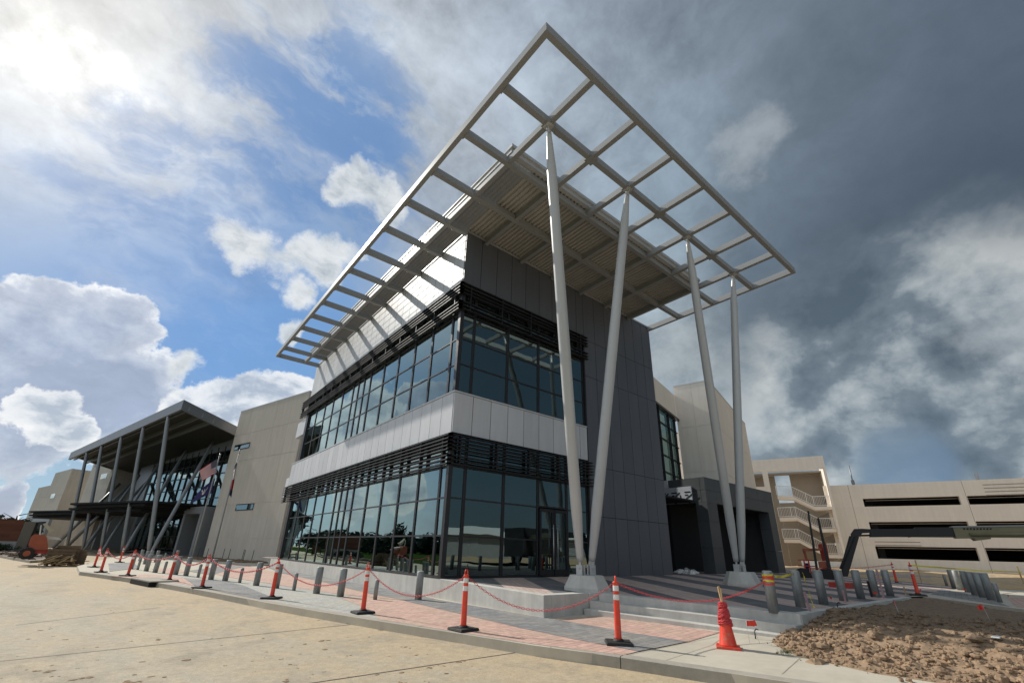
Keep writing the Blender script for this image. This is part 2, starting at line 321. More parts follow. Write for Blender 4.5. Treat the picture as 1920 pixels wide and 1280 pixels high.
def roadfn(t, p, c, b):                            # concrete road under tracked sandy dust and mud
    n1 = t.noise(t.v('MULTIPLY', p, (.9, .35, 1)), .5, 7, .6); n2 = t.noise(p, 2.2, 7, .65); n3 = t.noise(p, 26, 5, .65)
    dust = t.mix(n2, (.56, .44, .29), (.46, .395, .295))
    col = t.mix(t.rng(t.m('ADD', n1, t.m('MULTIPLY', n2, .35)), .52, .82, 0, 1, True), dust, (.47, .415, .32))
    tr = t.noise(t.v('MULTIPLY', p, (1.5, .12, 1)), 1.6, 6, .6)
    col = t.mix(t.rng(tr, .52, .75, 0, .45), col, (.62, .505, .34))
    dk = t.v('DOT_PRODUCT', t.v('SUBTRACT', p, (-4.6, .8, 0)), (-.96, -.282, 0))
    col = t.mix(t.m('MULTIPLY', t.rng(t.m('MULTIPLY_ADD', n2, 3.4, t.m('SUBTRACT', dk, 1.7)), 3.4, .2, 0, 1, True), .42), col, (.58, .42, .23))
    for cx, cy, rad in ((-64, -24, 57.0), (-64, -24, 58.7), (-90, 30, 88.0), (-90, 30, 89.8), (30, -60, 66.5), (30, -60, 68.2)):   # tyre tracks
        dd_ = t.m('ABSOLUTE', t.m('SUBTRACT', t.v('DISTANCE', t.v('MULTIPLY', p, (1, 1, 0)), (cx, cy, 0)), t.m('MULTIPLY_ADD', n1, .5, rad)))
        tk = t.m('MULTIPLY', t.rng(dd_, .20, .09, 0, 1, True), t.rng(n2, .40, .62, 0, .5))
        col = t.mix(tk, col, (.36, .30, .215))
    st_ = t.rng(t.m('MULTIPLY_ADD', n2, .5, t.noise(t.v('MULTIPLY', p, (1, .6, 1)), .9, 4, .6)), .76, .95, 0, .55, True)
    col = t.mix(st_, col, (.37, .315, .235))
    sp = t.m('MULTIPLY', t.rng(t.noise(p, 5.5, 5, .68), .66, .72), t.rng(t.noise(p, .45, 2, .5), .4, .58))
    col = t.mix(t.m('MULTIPLY', sp, .28), col, (.17, .105, .055))
    sp2 = t.m('MULTIPLY', t.rng(n3, .68, .78), .22)
    col = t.mix(sp2, col, (.22, .15, .085))
    bp = t.n.new('ShaderNodeBump'); bp.inputs['Strength'].default_value = .55; bp.inputs['Distance'].default_value = .02
    t.put(bp.inputs['Height'], t.m('ADD', t.m('MULTIPLY', n3, .35), t.m('ADD', t.m('MULTIPLY', sp, .6), n2))); t.l.new(bp.outputs[0], b.inputs['Normal'])
    n4 = t.noise(t.v('MULTIPLY', p, (1, .7, 1)), 75, 4, .7); n5 = t.noise(p, 9, 6, .7)
    return t.v('SCALE', col, sc=t.m('MULTIPLY', t.rng(n4, .3, .7, .72, 1.12), t.m('MULTIPLY', t.rng(n5, .3, .7, .80, 1.10), t.rng(n3, .3, .7, .86, 1.05))))
M['road'] = mat('dusty_road', (.5, .4, .27), .92, var=0, fn=roadfn)
def dirtfn(t, p, c, b):
    n = t.noise(p, 1.1, 6, .6); n2 = t.noise(p, 11, 7, .7)
    x = sep(t, p)[0]; y = sep(t, p)[1]
    # sandy along the walk; behind it the building's shade is put into the colour
    s = t.rng(t.m('ADD', t.m('MULTIPLY_ADD', y, .35, x), t.m('MULTIPLY_ADD', n, 2.6, -1.3)), -1.9, 1.2, 0, 1, True)
    col = t.mix(s, (.315, .215, .135), (.215, .148, .095))
    return t.v('SCALE', col, sc=t.rng(n2, .3, .7, .62, 1.3))
M['dirt'] = mat('loose_soil', (.3, .2, .12), .97, var=0, bump=.9, bscale=14, fn=dirtfn)
def sandfn(t, p, c, b):
    n = t.noise(p, .25, 7, .65); n2 = t.noise(p, 3, 6, .65)
    return t.v('SCALE', t.mix(t.rng(n, .4, .62), (.50, .33, .16), (.42, .33, .22)), sc=t.rng(n2, .3, .7, .7, 1.2))
M['sand'] = mat('orange_ground', (.45, .3, .15), .95, var=0, bump=.8, bscale=6, fn=sandfn)
def brickfn(t, p, c, b):
    br = t.n.new('ShaderNodeTexBrick'); mp = t.n.new('ShaderNodeMapping'); t.put(mp.inputs[0], p)
    mp.inputs['Rotation'].default_value = (math.pi / 2, 0, 0); t.put(br.inputs['Vector'], mp.outputs[0])
    br.inputs['Scale'].default_value = 1; br.inputs['Brick Width'].default_value = 2.2; br.inputs['Row Height'].default_value = .34; br.inputs['Mortar Size'].default_value = .02
    t.put(br.inputs['Color1'], (.26, .10, .06)); t.put(br.inputs['Color2'], (.17, .06, .035)); t.put(br.inputs['Mortar'], (.2, .09, .06)); return br.outputs[0]
M['brick'] = mat('red_brick', (.25, .1, .06), .85, var=.1, fn=brickfn)
# ------------------------------------------------------------------ mesh builder
class MB:
    def __init__(s): s.v = []; s.f = []; s.mi = []; s.sm = []
    def face(s, pts, mi=0, sm=False):
        pts = list(pts)
        i = len(s.v); s.v += [tuple(p) for p in pts]; s.f.append(tuple(range(i, i + len(pts)))); s.mi.append(mi); s.sm.append(sm)
    def hexa(s, P, mi=0):                          # 8 corners: bottom 4 ccw, top 4 ccw
        i = len(s.v); s.v += [tuple(p) for p in P]
        for q in ((3, 2, 1, 0), (4, 5, 6, 7), (0, 1, 5, 4), (1, 2, 6, 5), (2, 3, 7, 6), (3, 0, 4, 7)):
            s.f.append(tuple(i + j for j in q)); s.mi.append(mi); s.sm.append(False)
    def box(s, x0, x1, y0, y1, z0, z1, mi=0):
        s.hexa([(x0, y0, z0), (x1, y0, z0), (x1, y1, z0), (x0, y1, z0), (x0, y0, z1), (x1, y0, z1), (x1, y1, z1), (x0, y1, z1)], mi)
    def fbox(s, F, a0, a1, b0, b1, z0, z1, mi=0):  # box in a frame F = (origin, along, across)
        o, e, n = F
        c = [o + e * a + n * b for a, b in ((a0, b0), (a1, b0), (a1, b1), (a0, b1))]
        s.hexa([p + V((0, 0, z0)) for p in c] + [p + V((0, 0, z1)) for p in c], mi)
    def bar(s, p, q, w, h, mi=0, up=V((0, 0, 1))):
        p, q = V(p), V(q); t = (q - p).normalized(); a = t.cross(up)
        a = a.normalized() if a.length > 1e-4 else V((1, 0, 0)); b = a.cross(t)
        A, B = a * (w / 2), b * (h / 2)
        s.hexa([p - A - B, p + A - B, q + A - B, q - A - B, p - A + B, p + A + B, q + A + B, q - A + B], mi)
    def tube(s, pts, rad, n=12, mi=0, cap=True, sm=True):
        pts = [V(p) for p in pts]; i0 = len(s.v); a = None
        for i, p in enumerate(pts):
            t = (pts[min(i + 1, len(pts) - 1)] - pts[max(i - 1, 0)]).normalized()
            if a is None: a = t.orthogonal().normalized()
            a = (a - t * a.dot(t)).normalized(); b = t.cross(a)
            rr = rad[i] if hasattr(rad, '__len__') else rad
            for j in range(n):
                g = 2 * math.pi * j / n; s.v.append(tuple(p + (a * math.cos(g) + b * math.sin(g)) * rr))
        for i in range(len(pts) - 1):
            for j in range(n):
                s.f.append((i0 + i * n + j, i0 + i * n + (j + 1) % n, i0 + (i + 1) * n + (j + 1) % n, i0 + (i + 1) * n + j)); s.mi.append(mi); s.sm.append(sm)
        if cap:
            s.f.append(tuple(i0 + j for j in reversed(range(n)))); s.mi.append(mi); s.sm.append(False)
            s.f.append(tuple(i0 + (len(pts) - 1) * n + j for j in range(n))); s.mi.append(mi); s.sm.append(False)
    def prism(s, poly, vec, mi=0):
        poly = [V(p) for p in poly]; vec = V(vec); n = len(poly)
        s.face(reversed(poly), mi); s.face([p + vec for p in poly], mi)
        for i in range(n): s.face([poly[i], poly[(i + 1) % n], poly[(i + 1) % n] + vec, poly[i] + vec], mi)
    def ball(s, c, rx, ry, rz, nu=10, nv=6, mi=0, jit=0.):
        i0 = len(s.v); c = V(c)
        for a in range(nv + 1):
            th = math.pi * a / nv
            for b_ in range(nu):
                ph = 2 * math.pi * b_ / nu; q = 1 + (rnd.uniform(-jit, jit) if jit else 0)
                s.v.append((c.x + rx * q * math.sin(th) * math.cos(ph), c.y + ry * q * math.sin(th) * math.sin(ph), c.z + rz * q * math.cos(th)))
        for a in range(nv):
            for b_ in range(nu):
                s.f.append((i0 + a * nu + b_, i0 + (a + 1) * nu + b_, i0 + (a + 1) * nu + (b_ + 1) % nu, i0 + a * nu + (b_ + 1) % nu)); s.mi.append(mi); s.sm.append(not jit)
    def build(s, name, mats, parent=None, kind=None, bevel=0.):
        o0 = parent
        off = V((0, 0, 0))
        while o0 is not None: off += V(o0.location); o0 = o0.parent
        me = bpy.data.meshes.new(name)
        me.from_pydata([tuple(V(p) - off) for p in s.v], [], s.f)
        for m_ in (mats if isinstance(mats, (list, tuple)) else [mats]): me.materials.append(M[m_] if isinstance(m_, str) else m_)
        me.polygons.foreach_set('material_index', s.mi); me.polygons.foreach_set('use_smooth', s.sm); me.update()
        o = bpy.data.objects.new(name, me); COL.objects.link(o)
        if parent: o.parent = parent
        if kind: o['kind'] = kind
        if bevel:
            bv = o.modifiers.new('bevel', 'BEVEL'); bv.width = bevel; bv.segments = 2; bv.limit_method = 'ANGLE'; bv.angle_limit = .7
        return o
def tag(o, label, cat, group=None):
    o['label'] = label; o['category'] = cat
    if group: o['group'] = group
    return o
def thing(name, label, cat, loc=(0, 0, 0), group=None):
    o = bpy.data.objects.new(name, None); COL.objects.link(o); o.location = loc; o.empty_display_size = .3
    return tag(o, label, cat, group)
def dup(src, loc, label=None, rz=0., tilt=None, sc=None):
    c = src.copy(); COL.objects.link(c); c.location = loc
    c.rotation_euler = (tilt[0] if tilt else 0, tilt[1] if tilt else 0, rz)
    if sc: c.scale = sc
    if label: c['label'] = label
    for ch in list(src.children):
        q = ch.copy(); COL.objects.link(q); q.parent = c
        for g in ch.children: h = g.copy(); COL.objects.link(h); h.parent = q
    return c
X, Y, Z = V((1, 0, 0)), V((0, 1, 0)), V((0, 0, 1))
def frame(o, deg): a = math.radians(deg); e = V((math.cos(a), math.sin(a), 0)); return (V(o), e, V((e.y, -e.x, 0)))
# ------------------------------------------------------------------ ground, road, pavement
g = MB(); g.face([(-1500, -1500, -.15), (1500, -1500, -.15), (1500, 1500, -.15), (-1500, 1500, -.15)]); g.build('road', 'road', kind='structure')
g = MB()
for a, b in [((-1, 1238.5), (705, 1165)), ((572, 1281), (1010, 1216)), ((30, 1171), (300, 1138))]:
    p, q = G(*a, -.146), G(*b, -.146); t = (q - p).normalized(); n = V((-t.y, t.x, 0)) * .011
    g.face([p - n, q - n, q + n, p + n])
g.build('road_joint', 'asphalt_edge', kind='structure')
g = MB()                                           # field across the road, seen mirrored in the glass
g.face([(-400, -400, -.13), (-15, -400, -.13), (-15, 0, -.13), (-16, 22, -.13), (-19, 44, -.13), (-27, 100, -.13), (-70, 400, -.13), (-400, 400, -.13)]); g.build('field', 'grass', kind='structure')
kerb = [G(*q, 0) for q in [(150,1071),(182,1075),(245,1083.5),(300,1092),(400,1109.5),(500,1129),(600,1146),(700,1162),(780,1174.5),(868,1188),(1000,1209),(1090,1221),(1165,1229.5),(1237,1240),(1400,1266)]]
t = (kerb[-1] - kerb[-3]).normalized()
kerb += [kerb[-1] + t * 3 + V((.1, 0, 0)), kerb[-1] + t * 8 + V((.6, 0, 0)), kerb[-1] + t * 30 + V((4, 0, 0))]
k0 = kerb[0]
back = [V((60, -44, 0)), V((60, 70, 0)), V((-6, 70, 0)), V((-8.9, 34, 0)), V((-9.6, 23, 0))]
g = MB(); poly = kerb + back
g.face(poly, 0)
for i in range(len(poly)): g.face([poly[i] - Z * .3, poly[(i + 1) % len(poly)] - Z * .3, poly[(i + 1) % len(poly)], poly[i]], 0)
g.build('sidewalk', 'walk', kind='structure')
# kerb stones along the road edge with joints
g = MB()
def side(pts, w):
    out = []
    for i, p in enumerate(pts):
        t = (pts[min(i + 1, len(pts) - 1)] - pts[max(i - 1, 0)]).normalized(); out.append(p + V((-t.y, t.x, 0)) * w)
    return out
fine = []
for i in range(len(kerb) - 1):
    nseg = max(1, int((kerb[i + 1] - kerb[i]).length / .8))
    for j in range(nseg): fine.append(kerb[i].lerp(kerb[i + 1], j / nseg))
def smooth(p):
    return [p[0]] + [(p[i - 1] + p[i] * 2 + p[i + 1]) / 4 for i in range(1, len(p) - 1)] + [p[-1]]
for _ in range(5): fine = smooth(fine)
o1, i1 = side(fine, -.012), side(fine, .19)
for i in range(len(fine) - 1):
    zt = .006; a, b, c, dd = o1[i], o1[i + 1], i1[i + 1], i1[i]
    if i % 4 == 3: b, c = b.lerp(a, .015), c.lerp(dd, .015)
    r_ = (c - b).normalized() * .03
    g.face([a + r_ * .2 + Z * (zt - .012), b + r_ * .2 + Z * (zt - .012), b + r_ + Z * zt, a + r_ + Z * zt], 0)
    g.face([a + r_ + Z * zt, b + r_ + Z * zt, c + Z * zt, dd + Z * zt], 0)
    g.face([a - Z * .3, b - Z * .3, b + r_ * .2 + Z * (zt - .012), a + r_ * .2 + Z * (zt - .012)], 0)
g.build('kerb', 'kerb', kind='structure')
# paving bands
def sheet(name, m_, polys, z):
    g = MB()
    for P in polys: g.face([V((q.x, q.y, z)) for q in (p if isinstance(p, V) else G(*p, 0) for p in P)])
    return g.build(name, m_, kind='structure')
def kp(u, v): return G(u, v, 0)
sheet('light_pavers', 'pav_light', [[(205,1078),(352,1077),(490,1092),(700,1122),(760,1130),(735,1166),(600,1144.5),(509,1128),(380,1104)]], .004)
sheet('pink_pavers', 'pav_pink', [
    [(632,1117.5),(700,1121),(757,1126),(862,1150.5),(984,1179),(1080,1199),(1197,1221.5),(1168,1228),(1000,1207),(868,1186),(712,1161),(686,1140)],
    [(1040,1160),(1119,1154.5),(1230,1167),(1351,1185),(1290,1203),(1180,1186),(1080,1168)],
    [(440,1056),(527,1074),(610,1092),(694,1113),(757,1125),(640,1114),(527,1097),(430,1082),(380,1070),(405,1058)],
    [(205,1079),(285,1076),(345,1083),(368,1099),(300,1088)], [(282,1066),(330,1064),(350,1072),(320,1076)]], .008)
sheet('charcoal_pavers', 'pav_dark', [
    [(757,1126),(822,1124),(920,1141),(1017,1158),(1080,1168),(1180,1186),(1290,1203),(1197,1221.5),(1080,1199),(984,1179),(862,1150.5)],
    [(344,1083),(425,1090),(455,1097),(506,1118),(490,1124),(368,1100)],
    [(498,1062),(515,1063),(610,1082),(757,1109),(822,1124),(757,1125),(694,1113),(610,1092),(527,1074)],
    [(203,1056),(250,1054),(262,1064),(205,1071)], [(352,1070),(420,1060),(470,1060),(440,1066),(395,1078)]], .012)
# raised plaza, steps, retaining wall
def pz(y): return .55 if y > 0 else max(.30, .55 + .019 * y)
def tl(a, b, y): return a + (b - a) * (-5.3 - y) / 3.5
g = MB()
def strip_(y0, y1, xa, xb): g.face([(xa, y0, pz(y0)), (xb, y1, pz(y1)), (44, y1, pz(y1)), (44, y0, pz(y0))])
strip_(26, 0, .02, 0); strip_(0, -4.7, 0, 0); strip_(-4.7, -5.3, tl(2.35, 3.2, -4.7), 2.35); strip_(-5.3, -8.88, tl(2.35, 3.2, -5.3), tl(2.35, 3.2, -8.88))
g.build('plaza', 'plaza', kind='structure')
g = MB(); g.box(2.9, 12, -9.08, -8.885, -.1, pz(-8.88) + .004); g.build('plaza_edge', 'concrete', kind='structure')
st = thing('entrance_steps', 'low concrete steps rising to the striped plaza behind the orange cone', 'steps', (2, -7, 0))
for (xa, xb), (xc, xd), dz in (((1.42, 2.2), (1.66, 2.48), -.325), ((1.66, 2.48), (2.0, 2.86), -.165), ((2.0, 2.86), (2.36, 3.22), .004)):
    g = MB(); ya, yb = -4.76, -9.1; P = [(tl(xa, xb, yb), yb), (tl(xc, xd, yb), yb), (tl(xc, xd, ya), ya), (tl(xa, xb, ya), ya)]
    g.hexa([(x, y, -.03) for x, y in P] + [(x, y, max(.018, pz(y) + dz)) for x, y in P]); g.build('tread', 'concrete', st, bevel=.012)
rw = thing('retaining_wall', 'smooth pale concrete retaining wall at the corner of the raised plaza', 'wall', (.3, -3, 0))
g = MB()
g.hexa([(-.02, -4.72, -.05), (.24, -4.72, -.05), (.24, -.02, -.05), (-.02, -.02, -.05), (-.02, -4.72, .472), (.24, -4.72, .472), (.24, -.02, .553), (-.02, -.02, .553)])
g.box(.243, 1.55, -4.72, -4.4, -.05, .4715); g.box(1.562, 2.5, -4.74, -4.1, -.05, .469)
g.build('wall', 'concrete', rw, bevel=.012)
# walkway to the right of the planting bed
A, B_ = G(1730, 1118, .385), G(1920, 1142, .385); dv = (B_ - A).normalized()
g = MB()
P = [A, A + dv * 9, A + dv * 9 + V((40, 0, 0)), V((50, -8.95, .39)), V((12, -8.95, .39))]
g.face([V((p.x, p.y, .39)) for p in P]); g.face([V((p.x, p.y, .39)) for p in (P[1], P[0])] + [V((p.x, p.y, -.1)) for p in (P[0], P[1])])
g.build('walkway', 'walk', kind='structure')
P2 = [G(*q, .394) for q in [(1745,1113),(1765,1103),(1860,1122),(1895,1137)]]
g = MB(); g.face(P2); g.build('charcoal_pavers', 'pav_dark', kind='structure')
P2 = [G(*q, .394) for q in [(1885,1117),(1930,1120),(1930,1140),(1905,1137)]]
g = MB(); g.face(P2); g.build('pink_pavers', 'pav_pink', kind='structure')
# open ground toward the garage
g = MB(); NX, NY = 60, 40
def hz(x, y):
    e = min(1, max(0, (x - 26) / 6))
    return .40 + e * (.10 + .18 * math.sin(x * .31 + y * .17) + .12 * math.sin(x * .83 - y * .6)) * (1 if x < 70 else .3)
for i in range(NX):
    for j in range(NY):
        q = [(24 + 2.4 * a, -46 + 2.4 * b) for a, b in ((i, j), (i + 1, j), (i + 1, j + 1), (i, j + 1))]
        g.face([(x, y, hz(x, y)) for x, y in q], sm=True)
g.build('bare_ground', 'sand', kind='structure')
# planting bed of loose soil
from mathutils import noise as MN
edge = [(2.9, -8.6), (1.9, -8.95), (1.2, -9.4), (.85, -9.75), (.66, -10.2), (.56, -10.8), (.6, -11.6), (.8, -12.6), (1.2, -14.0), (2.0, -17)]
def edgex(y):
    for i in range(len(edge) - 1):
        if edge[i][1] >= y >= edge[i + 1][1]:
            t = (y - edge[i][1]) / (edge[i + 1][1] - edge[i][1]); return edge[i][0] + t * (edge[i + 1][0] - edge[i][0])
    return edge[0][0] if y > edge[0][1] else edge[-1][0]
def soil(x, y):
    s = x - edgex(y) + .35 * MN.noise(V((x * .9, y * .9, 3)))
    h = .30 * min(1, max(-.3, s / 2.4)) + .06 * MN.noise(V((x * .7, y * .7, 0))) * min(1, max(0, s))
    a = min(1, max(.0, s * 2.0))
    h += a * (.035 * MN.noise(V((x * 3.1, y * 3.1, 1))) + .045 * max(0, MN.noise(V((x * 7.3, y * 7.3, 5)))) + .02 * MN.noise(V((x * 17, y * 17, 9))))
    if s > 0 and s < 1.6: h += .05 * max(0, MN.noise(V((x * 5, y * 5, 2)))) * 2
    return h + .012
g = MB(); idx = {}
x = 0.2; xs = []
while x < 14: xs.append(x); x += .05 + .006 * (x)
yy = -9.0; yl = []
while yy > -17: yl.append(yy); yy -= .05 if yy > -13 else .12
for i, x in enumerate(xs):
    for j, y in enumerate(yl): g.v.append((x, y, soil(x, y)))
nn = len(yl)
for i in range(len(xs) - 1):
    for j in range(nn - 1):
        if g.v[i * nn + j][2] < -.06 and g.v[(i + 1) * nn + j + 1][2] < -.06: continue
        if (V((xs[i], yl[j], 0)) - V((A.x, A.y, 0))).cross(dv).z < -.25 and False: continue
        g.f.append((i * nn + j, i * nn + j + 1, (i + 1) * nn + j + 1, (i + 1) * nn + j)); g.mi.append(0); g.sm.append(True)
g.build('soil_bed', 'dirt', kind='structure')
g = MB()
for _ in range(6000):
    y = -8.95 - 5.4 * rnd.random() ** 1.2; s = rnd.random() ** 1.5 * 6.5 - .12 - (.5 * rnd.random() ** 2 if rnd.random() < .12 else 0); x = edgex(y) + s
    r_ = rnd.choice([.006, .008, .01, .012, .015, .02, .03]) * (1.15 if .05 < s < 1.6 else .8) * rnd.uniform(.8, 1.3)
    g.ball((x, y, max(0.004, soil(x, y)) + r_ * .35), r_ * rnd.uniform(.8, 1.4), r_ * rnd.uniform(.8, 1.4), r_ * rnd.uniform(.6, 1), 6, 4, jit=.28)
for u, v, r_ in [(1570,1162,.16),(1600,1170,.12),(1540,1200,.10),(1690,1180,.1),(1835,1215,.11),(1870,1225,.09),(1640,1196,.09),(1480,1215,.07),(1525,1212,.11),(1765,1200,.08)]:
    p = G(u, v, .2); g.ball((p.x, p.y, soil(p.x, p.y) + r_ * .2), r_ * 1.6, r_, r_ * .6, 9, 6, jit=.2)
for _ in range(420):
    y = -8.95 - 5.4 * rnd.random(); s = rnd.random() * 5 + .15; x = edgex(y) + s; r_ = rnd.uniform(.03, .075)
    g.ball((x, y, max(0.004, soil(x, y)) + r_ * .2), r_ * rnd.uniform(.9, 1.7), r_ * rnd.uniform(.8, 1.3), r_ * rnd.uniform(.5, .8), 8, 5, jit=.24)
g.build('soil_clods', 'dirt', kind='stuff')
g = MB()
M['mud'] = mat('dried_mud', (.30, .20, .115), .95, var=.35, scale=9, bump=.6)
for _ in range(150):
    u, v = rnd.uniform(0, 900), 1095 + 185 * rnd.random() ** .8
    p = G(u, v, -.15)
    if (p - CAM).length > 40 or p.x > -3.2 - .0 * p.y: continue
    r_ = rnd.choice([.008, .01, .013, .018, .03]) * rnd.uniform(.6, 1.3)
    for _k in range(rnd.choice([1, 1, 2, 4])):
        g.ball((p.x + rnd.gauss(0, r_ * 1.3), p.y + rnd.gauss(0, r_ * 1.3), -.149), r_ * rnd.uniform(.7, 1.6), r_ * rnd.uniform(.7, 1.6), r_ * .22, 7, 4, jit=.25)
g.build('mud_crumbs', 'mud', kind='stuff')

g = MB()
for a, b in [((1166, 1229), (1345, 1192)), ((1237, 1240), (1335, 1208)), ((1335, 1208), (1352, 1196)), ((1466, 1262), (1500, 1232)), ((1030, 1214), (1036, 1209))]:
    p, q = G(*a, .005), G(*b, .005); t = (q - p).normalized(); n = V((-t.y, t.x, 0)) * .0045
    g.face([p - n, q - n, q + n, p + n])
g.build('walk_joint', 'kerb', kind='structure')
# ------------------------------------------------------------------ main building
B = thing('office_building', 'two-storey corner building of dark glass under a steel grid canopy on leaning columns', 'building', (0, 0, 0))
HT = 14.0
def panels(g, side, a0, a1, z0, z1, w=.8, gap=.024, t=.05, zs=(), mi=0, start=None):
    # cassette panels along a face; side 'x' lies in y=0 and runs along x, side 'y' lies in x=0 and runs along y
    zz = [z0] + [z for z in zs if z0 < z < z1] + [z1]
    a = a0; cuts = [a0]
    while a < a1 - .05: a = min(a + w, a1); cuts.append(a)
    for i in range(len(cuts) - 1):
        for j in range(len(zz) - 1):
            p0, p1, q0, q1 = cuts[i] + gap / 2, cuts[i + 1] - gap / 2, zz[j] + gap / 2, zz[j + 1] - gap / 2
            if side == 'x': g.box(p0, p1, 0, t, q0, q1, mi)
            else: g.box(0, t, p0, p1, q0, q1, mi)
g = MB(); panels(g, 'x', 0.0, 7.2, 11.3, HT - .04, .835); panels(g, 'x', 7.2, 13.05, .53, HT - .04, .8357, zs=(2.9, 5.05, 9.35, 11.3))
g.box(.02, 13.03, .012, .30, 11.3, HT - .05, 1); g.box(7.22, 13.03, .012, .30, .5, 11.3, 1); g.box(12.98, 13.05, .31, 12, .5, HT - .05)
g.build('charcoal_cladding', ['grey_panel', 'dark'], B)
g = MB(); panels(g, 'y', .06, 20.06, 11.42, HT - .04, .79); g.box(.012, .3, .302, 20.0, 11.43, HT - .05, 1); g.box(.0, 3, 20.07, 20.2, 11.3, HT - .05)
g.build('white_cladding', ['white_panel', 'dark'], B)
g = MB(); panels(g, 'x', 0.002, 7.16, 5.25, 6.76, .835); panels(g, 'y', .055, 21.5, 5.25, 6.76, .79)
g.box(-.02, 7.17, -.02, .06, 6.765, 6.82); g.box(-.02, .06, .061, 21.5, 6.765, 6.82); g.box(.055, 7.15, .012, .3, 5.255, 6.755, 1); g.box(.012, .3, .31, 21.45, 5.255, 6.755, 1)
g.build('spandrel_band', ['white_panel', 'dark'], B)
g = MB(); g.box(0.01, .8, 20.25, 22.25, 8.8, 9.93); g.box(0.01, .8, 20.3, 22.3, 4.54, 5.22); g.box(0.01, .8, 21.5, 22.3, 5.22, 5.85)
g.box(.3, 1.5, 20.6, 22.2, 9.94, 10.3); g.build('end_fin', 'white_panel', B)
g = MB(); g.box(-.005, .3, .0, 19.9, -.05, .549); g.box(.02, .3, 19.9, 22.0, -.05, .549)
g.build('plinth', 'concrete', B)
g = MB(); g.box(-.012, -.004, 8.55, 8.95, .18, .45); g.build('plinth_hatch', 'concrete', B)
# storeys, ceilings, rear walls and a few inner columns behind the glass
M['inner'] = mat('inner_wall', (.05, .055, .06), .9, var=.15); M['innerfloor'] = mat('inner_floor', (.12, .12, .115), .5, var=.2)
g = MB(); g.box(.3, 12.9, .31, 21.4, .45, .54); g.box(.31, 12.9, .32, 21.4, 5.3, 6.7); g.build('floor_slab', 'innerfloor', B)
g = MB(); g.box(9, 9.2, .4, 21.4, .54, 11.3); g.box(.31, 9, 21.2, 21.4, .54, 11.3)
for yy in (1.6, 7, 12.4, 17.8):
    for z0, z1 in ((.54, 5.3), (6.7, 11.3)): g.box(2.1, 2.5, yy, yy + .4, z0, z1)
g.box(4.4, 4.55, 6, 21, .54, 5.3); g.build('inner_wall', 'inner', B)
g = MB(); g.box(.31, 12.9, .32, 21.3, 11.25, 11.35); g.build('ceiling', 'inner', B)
# curtain walling: every bay is a window with its frame and panes
RXS = [.16, .75, 2.48, 4.22, 5.83, 7.12]; LYS = [.16, .70, 2.28, 3.86, 5.5, 7.15, 8.85, 9.72, 10.55, 11.35, 13.05, 14.7, 16.3, 18.1, 19.7]
LZ = [.60, 1.83, 3.04, 4.12, 5.2]; UZ = [6.86, 7.95, 9.02, 10.12, 11.28]
def bay(side, a0, a1, zs, door=False, win='window'):
    F = (V((0, 0, 0)), X, Y) if side == 'x' else (V((0, 0, 0)), Y, X)
    g = MB()
    for j in range(len(zs) - 1):
        o, e, n = F; b = .11
        tl = [rnd.uniform(-.0022, .0022) for _ in range(3)]
        P = [o + e * a + n * (b + s_) + Z * z for a, z, s_ in ((a0, zs[j], tl[0]), (a1, zs[j], tl[1]), (a1, zs[j + 1], tl[2]), (a0, zs[j + 1], tl[0] + tl[2] - tl[1]))]
        g.face(P if side == 'y' else P)
    w = g.build(win, 'glass', B)
    g = MB()
    for a in (a0, a1): g.fbox(F, a - .026, a + .026, .075, .16, zs[0] - .05, zs[-1] + .05)
    for j, z in enumerate(zs):
        if 0 < j < len(zs) - 1 or True: g.fbox(F, a0 + .031, a1 - .031, .08, .15, z - .026, z + .026)
    g.build('frame', 'frame', w)
for i in range(len(RXS) - 1):
    bay('x', RXS[i] + (.031 if i else .0), RXS[i + 1] - .031, UZ)
    if i != 3: bay('x', RXS[i] + (.031 if i else .0), RXS[i + 1] - .031, LZ)
    else: bay('x', RXS[i] + .031, RXS[i + 1] - .031, [3.08, 4.12, 5.2])
for i in range(len(LYS) - 1):
    bay('y', LYS[i] + (.031 if i else 0), LYS[i + 1] - .031, UZ); bay('y', LYS[i] + (.031 if i else 0), LYS[i + 1] - .031, LZ)
for z0, z1 in ((.55, 5.2), (6.83, 11.3)):
    for q in ((-.01, .155, -.01, .155), (7.14, 7.195, .0, .2), (.0, .2, 19.74, 20.2)):
        g = MB(); g.box(*q, z0, z1); g.build('corner_post', 'frame', B)
g = MB(); g.box(.16, 4.2, -.012, .16, .552, .59); g.box(5.86, 7.19, -.012, .16, .552, .59); g.box(-.012, .16, .16, 19.7, .552, .59); g.build('sill', 'black_metal', B)
for sx in (0, 1):
    a0 = 4.27 + sx * .78; a1 = a0 + .75
    g = MB()
    for q in ((a0, a0 + .09, .6, 3.0), (a1 - .09, a1, .6, 3.0), (a0 + .09, a1 - .09, .6, .8), (a0 + .09, a1 - .09, 2.88, 3.0)): g.box(q[0], q[1], .03, .11, q[2], q[3])
    dr = g.build('door', 'black_metal', B)
    g = MB(); g.face([(a0 + .09, .07, .8), (a1 - .09, .07, .8), (a1 - .09, .07, 2.88), (a0 + .09, .07, 2.88)]); g.build('glass', 'glass', dr)
    g = MB(); hx = a1 - .10 if sx == 0 else a0 + .10
    g.tube([(hx, -.05, .82), (hx, -.05, 2.42)], .019, 8)
    for zz in (.95, 2.3): g.tube([(hx, -.05, zz), (hx, .03, zz)], .012, 6)
    g.build('handle', 'galv', dr)
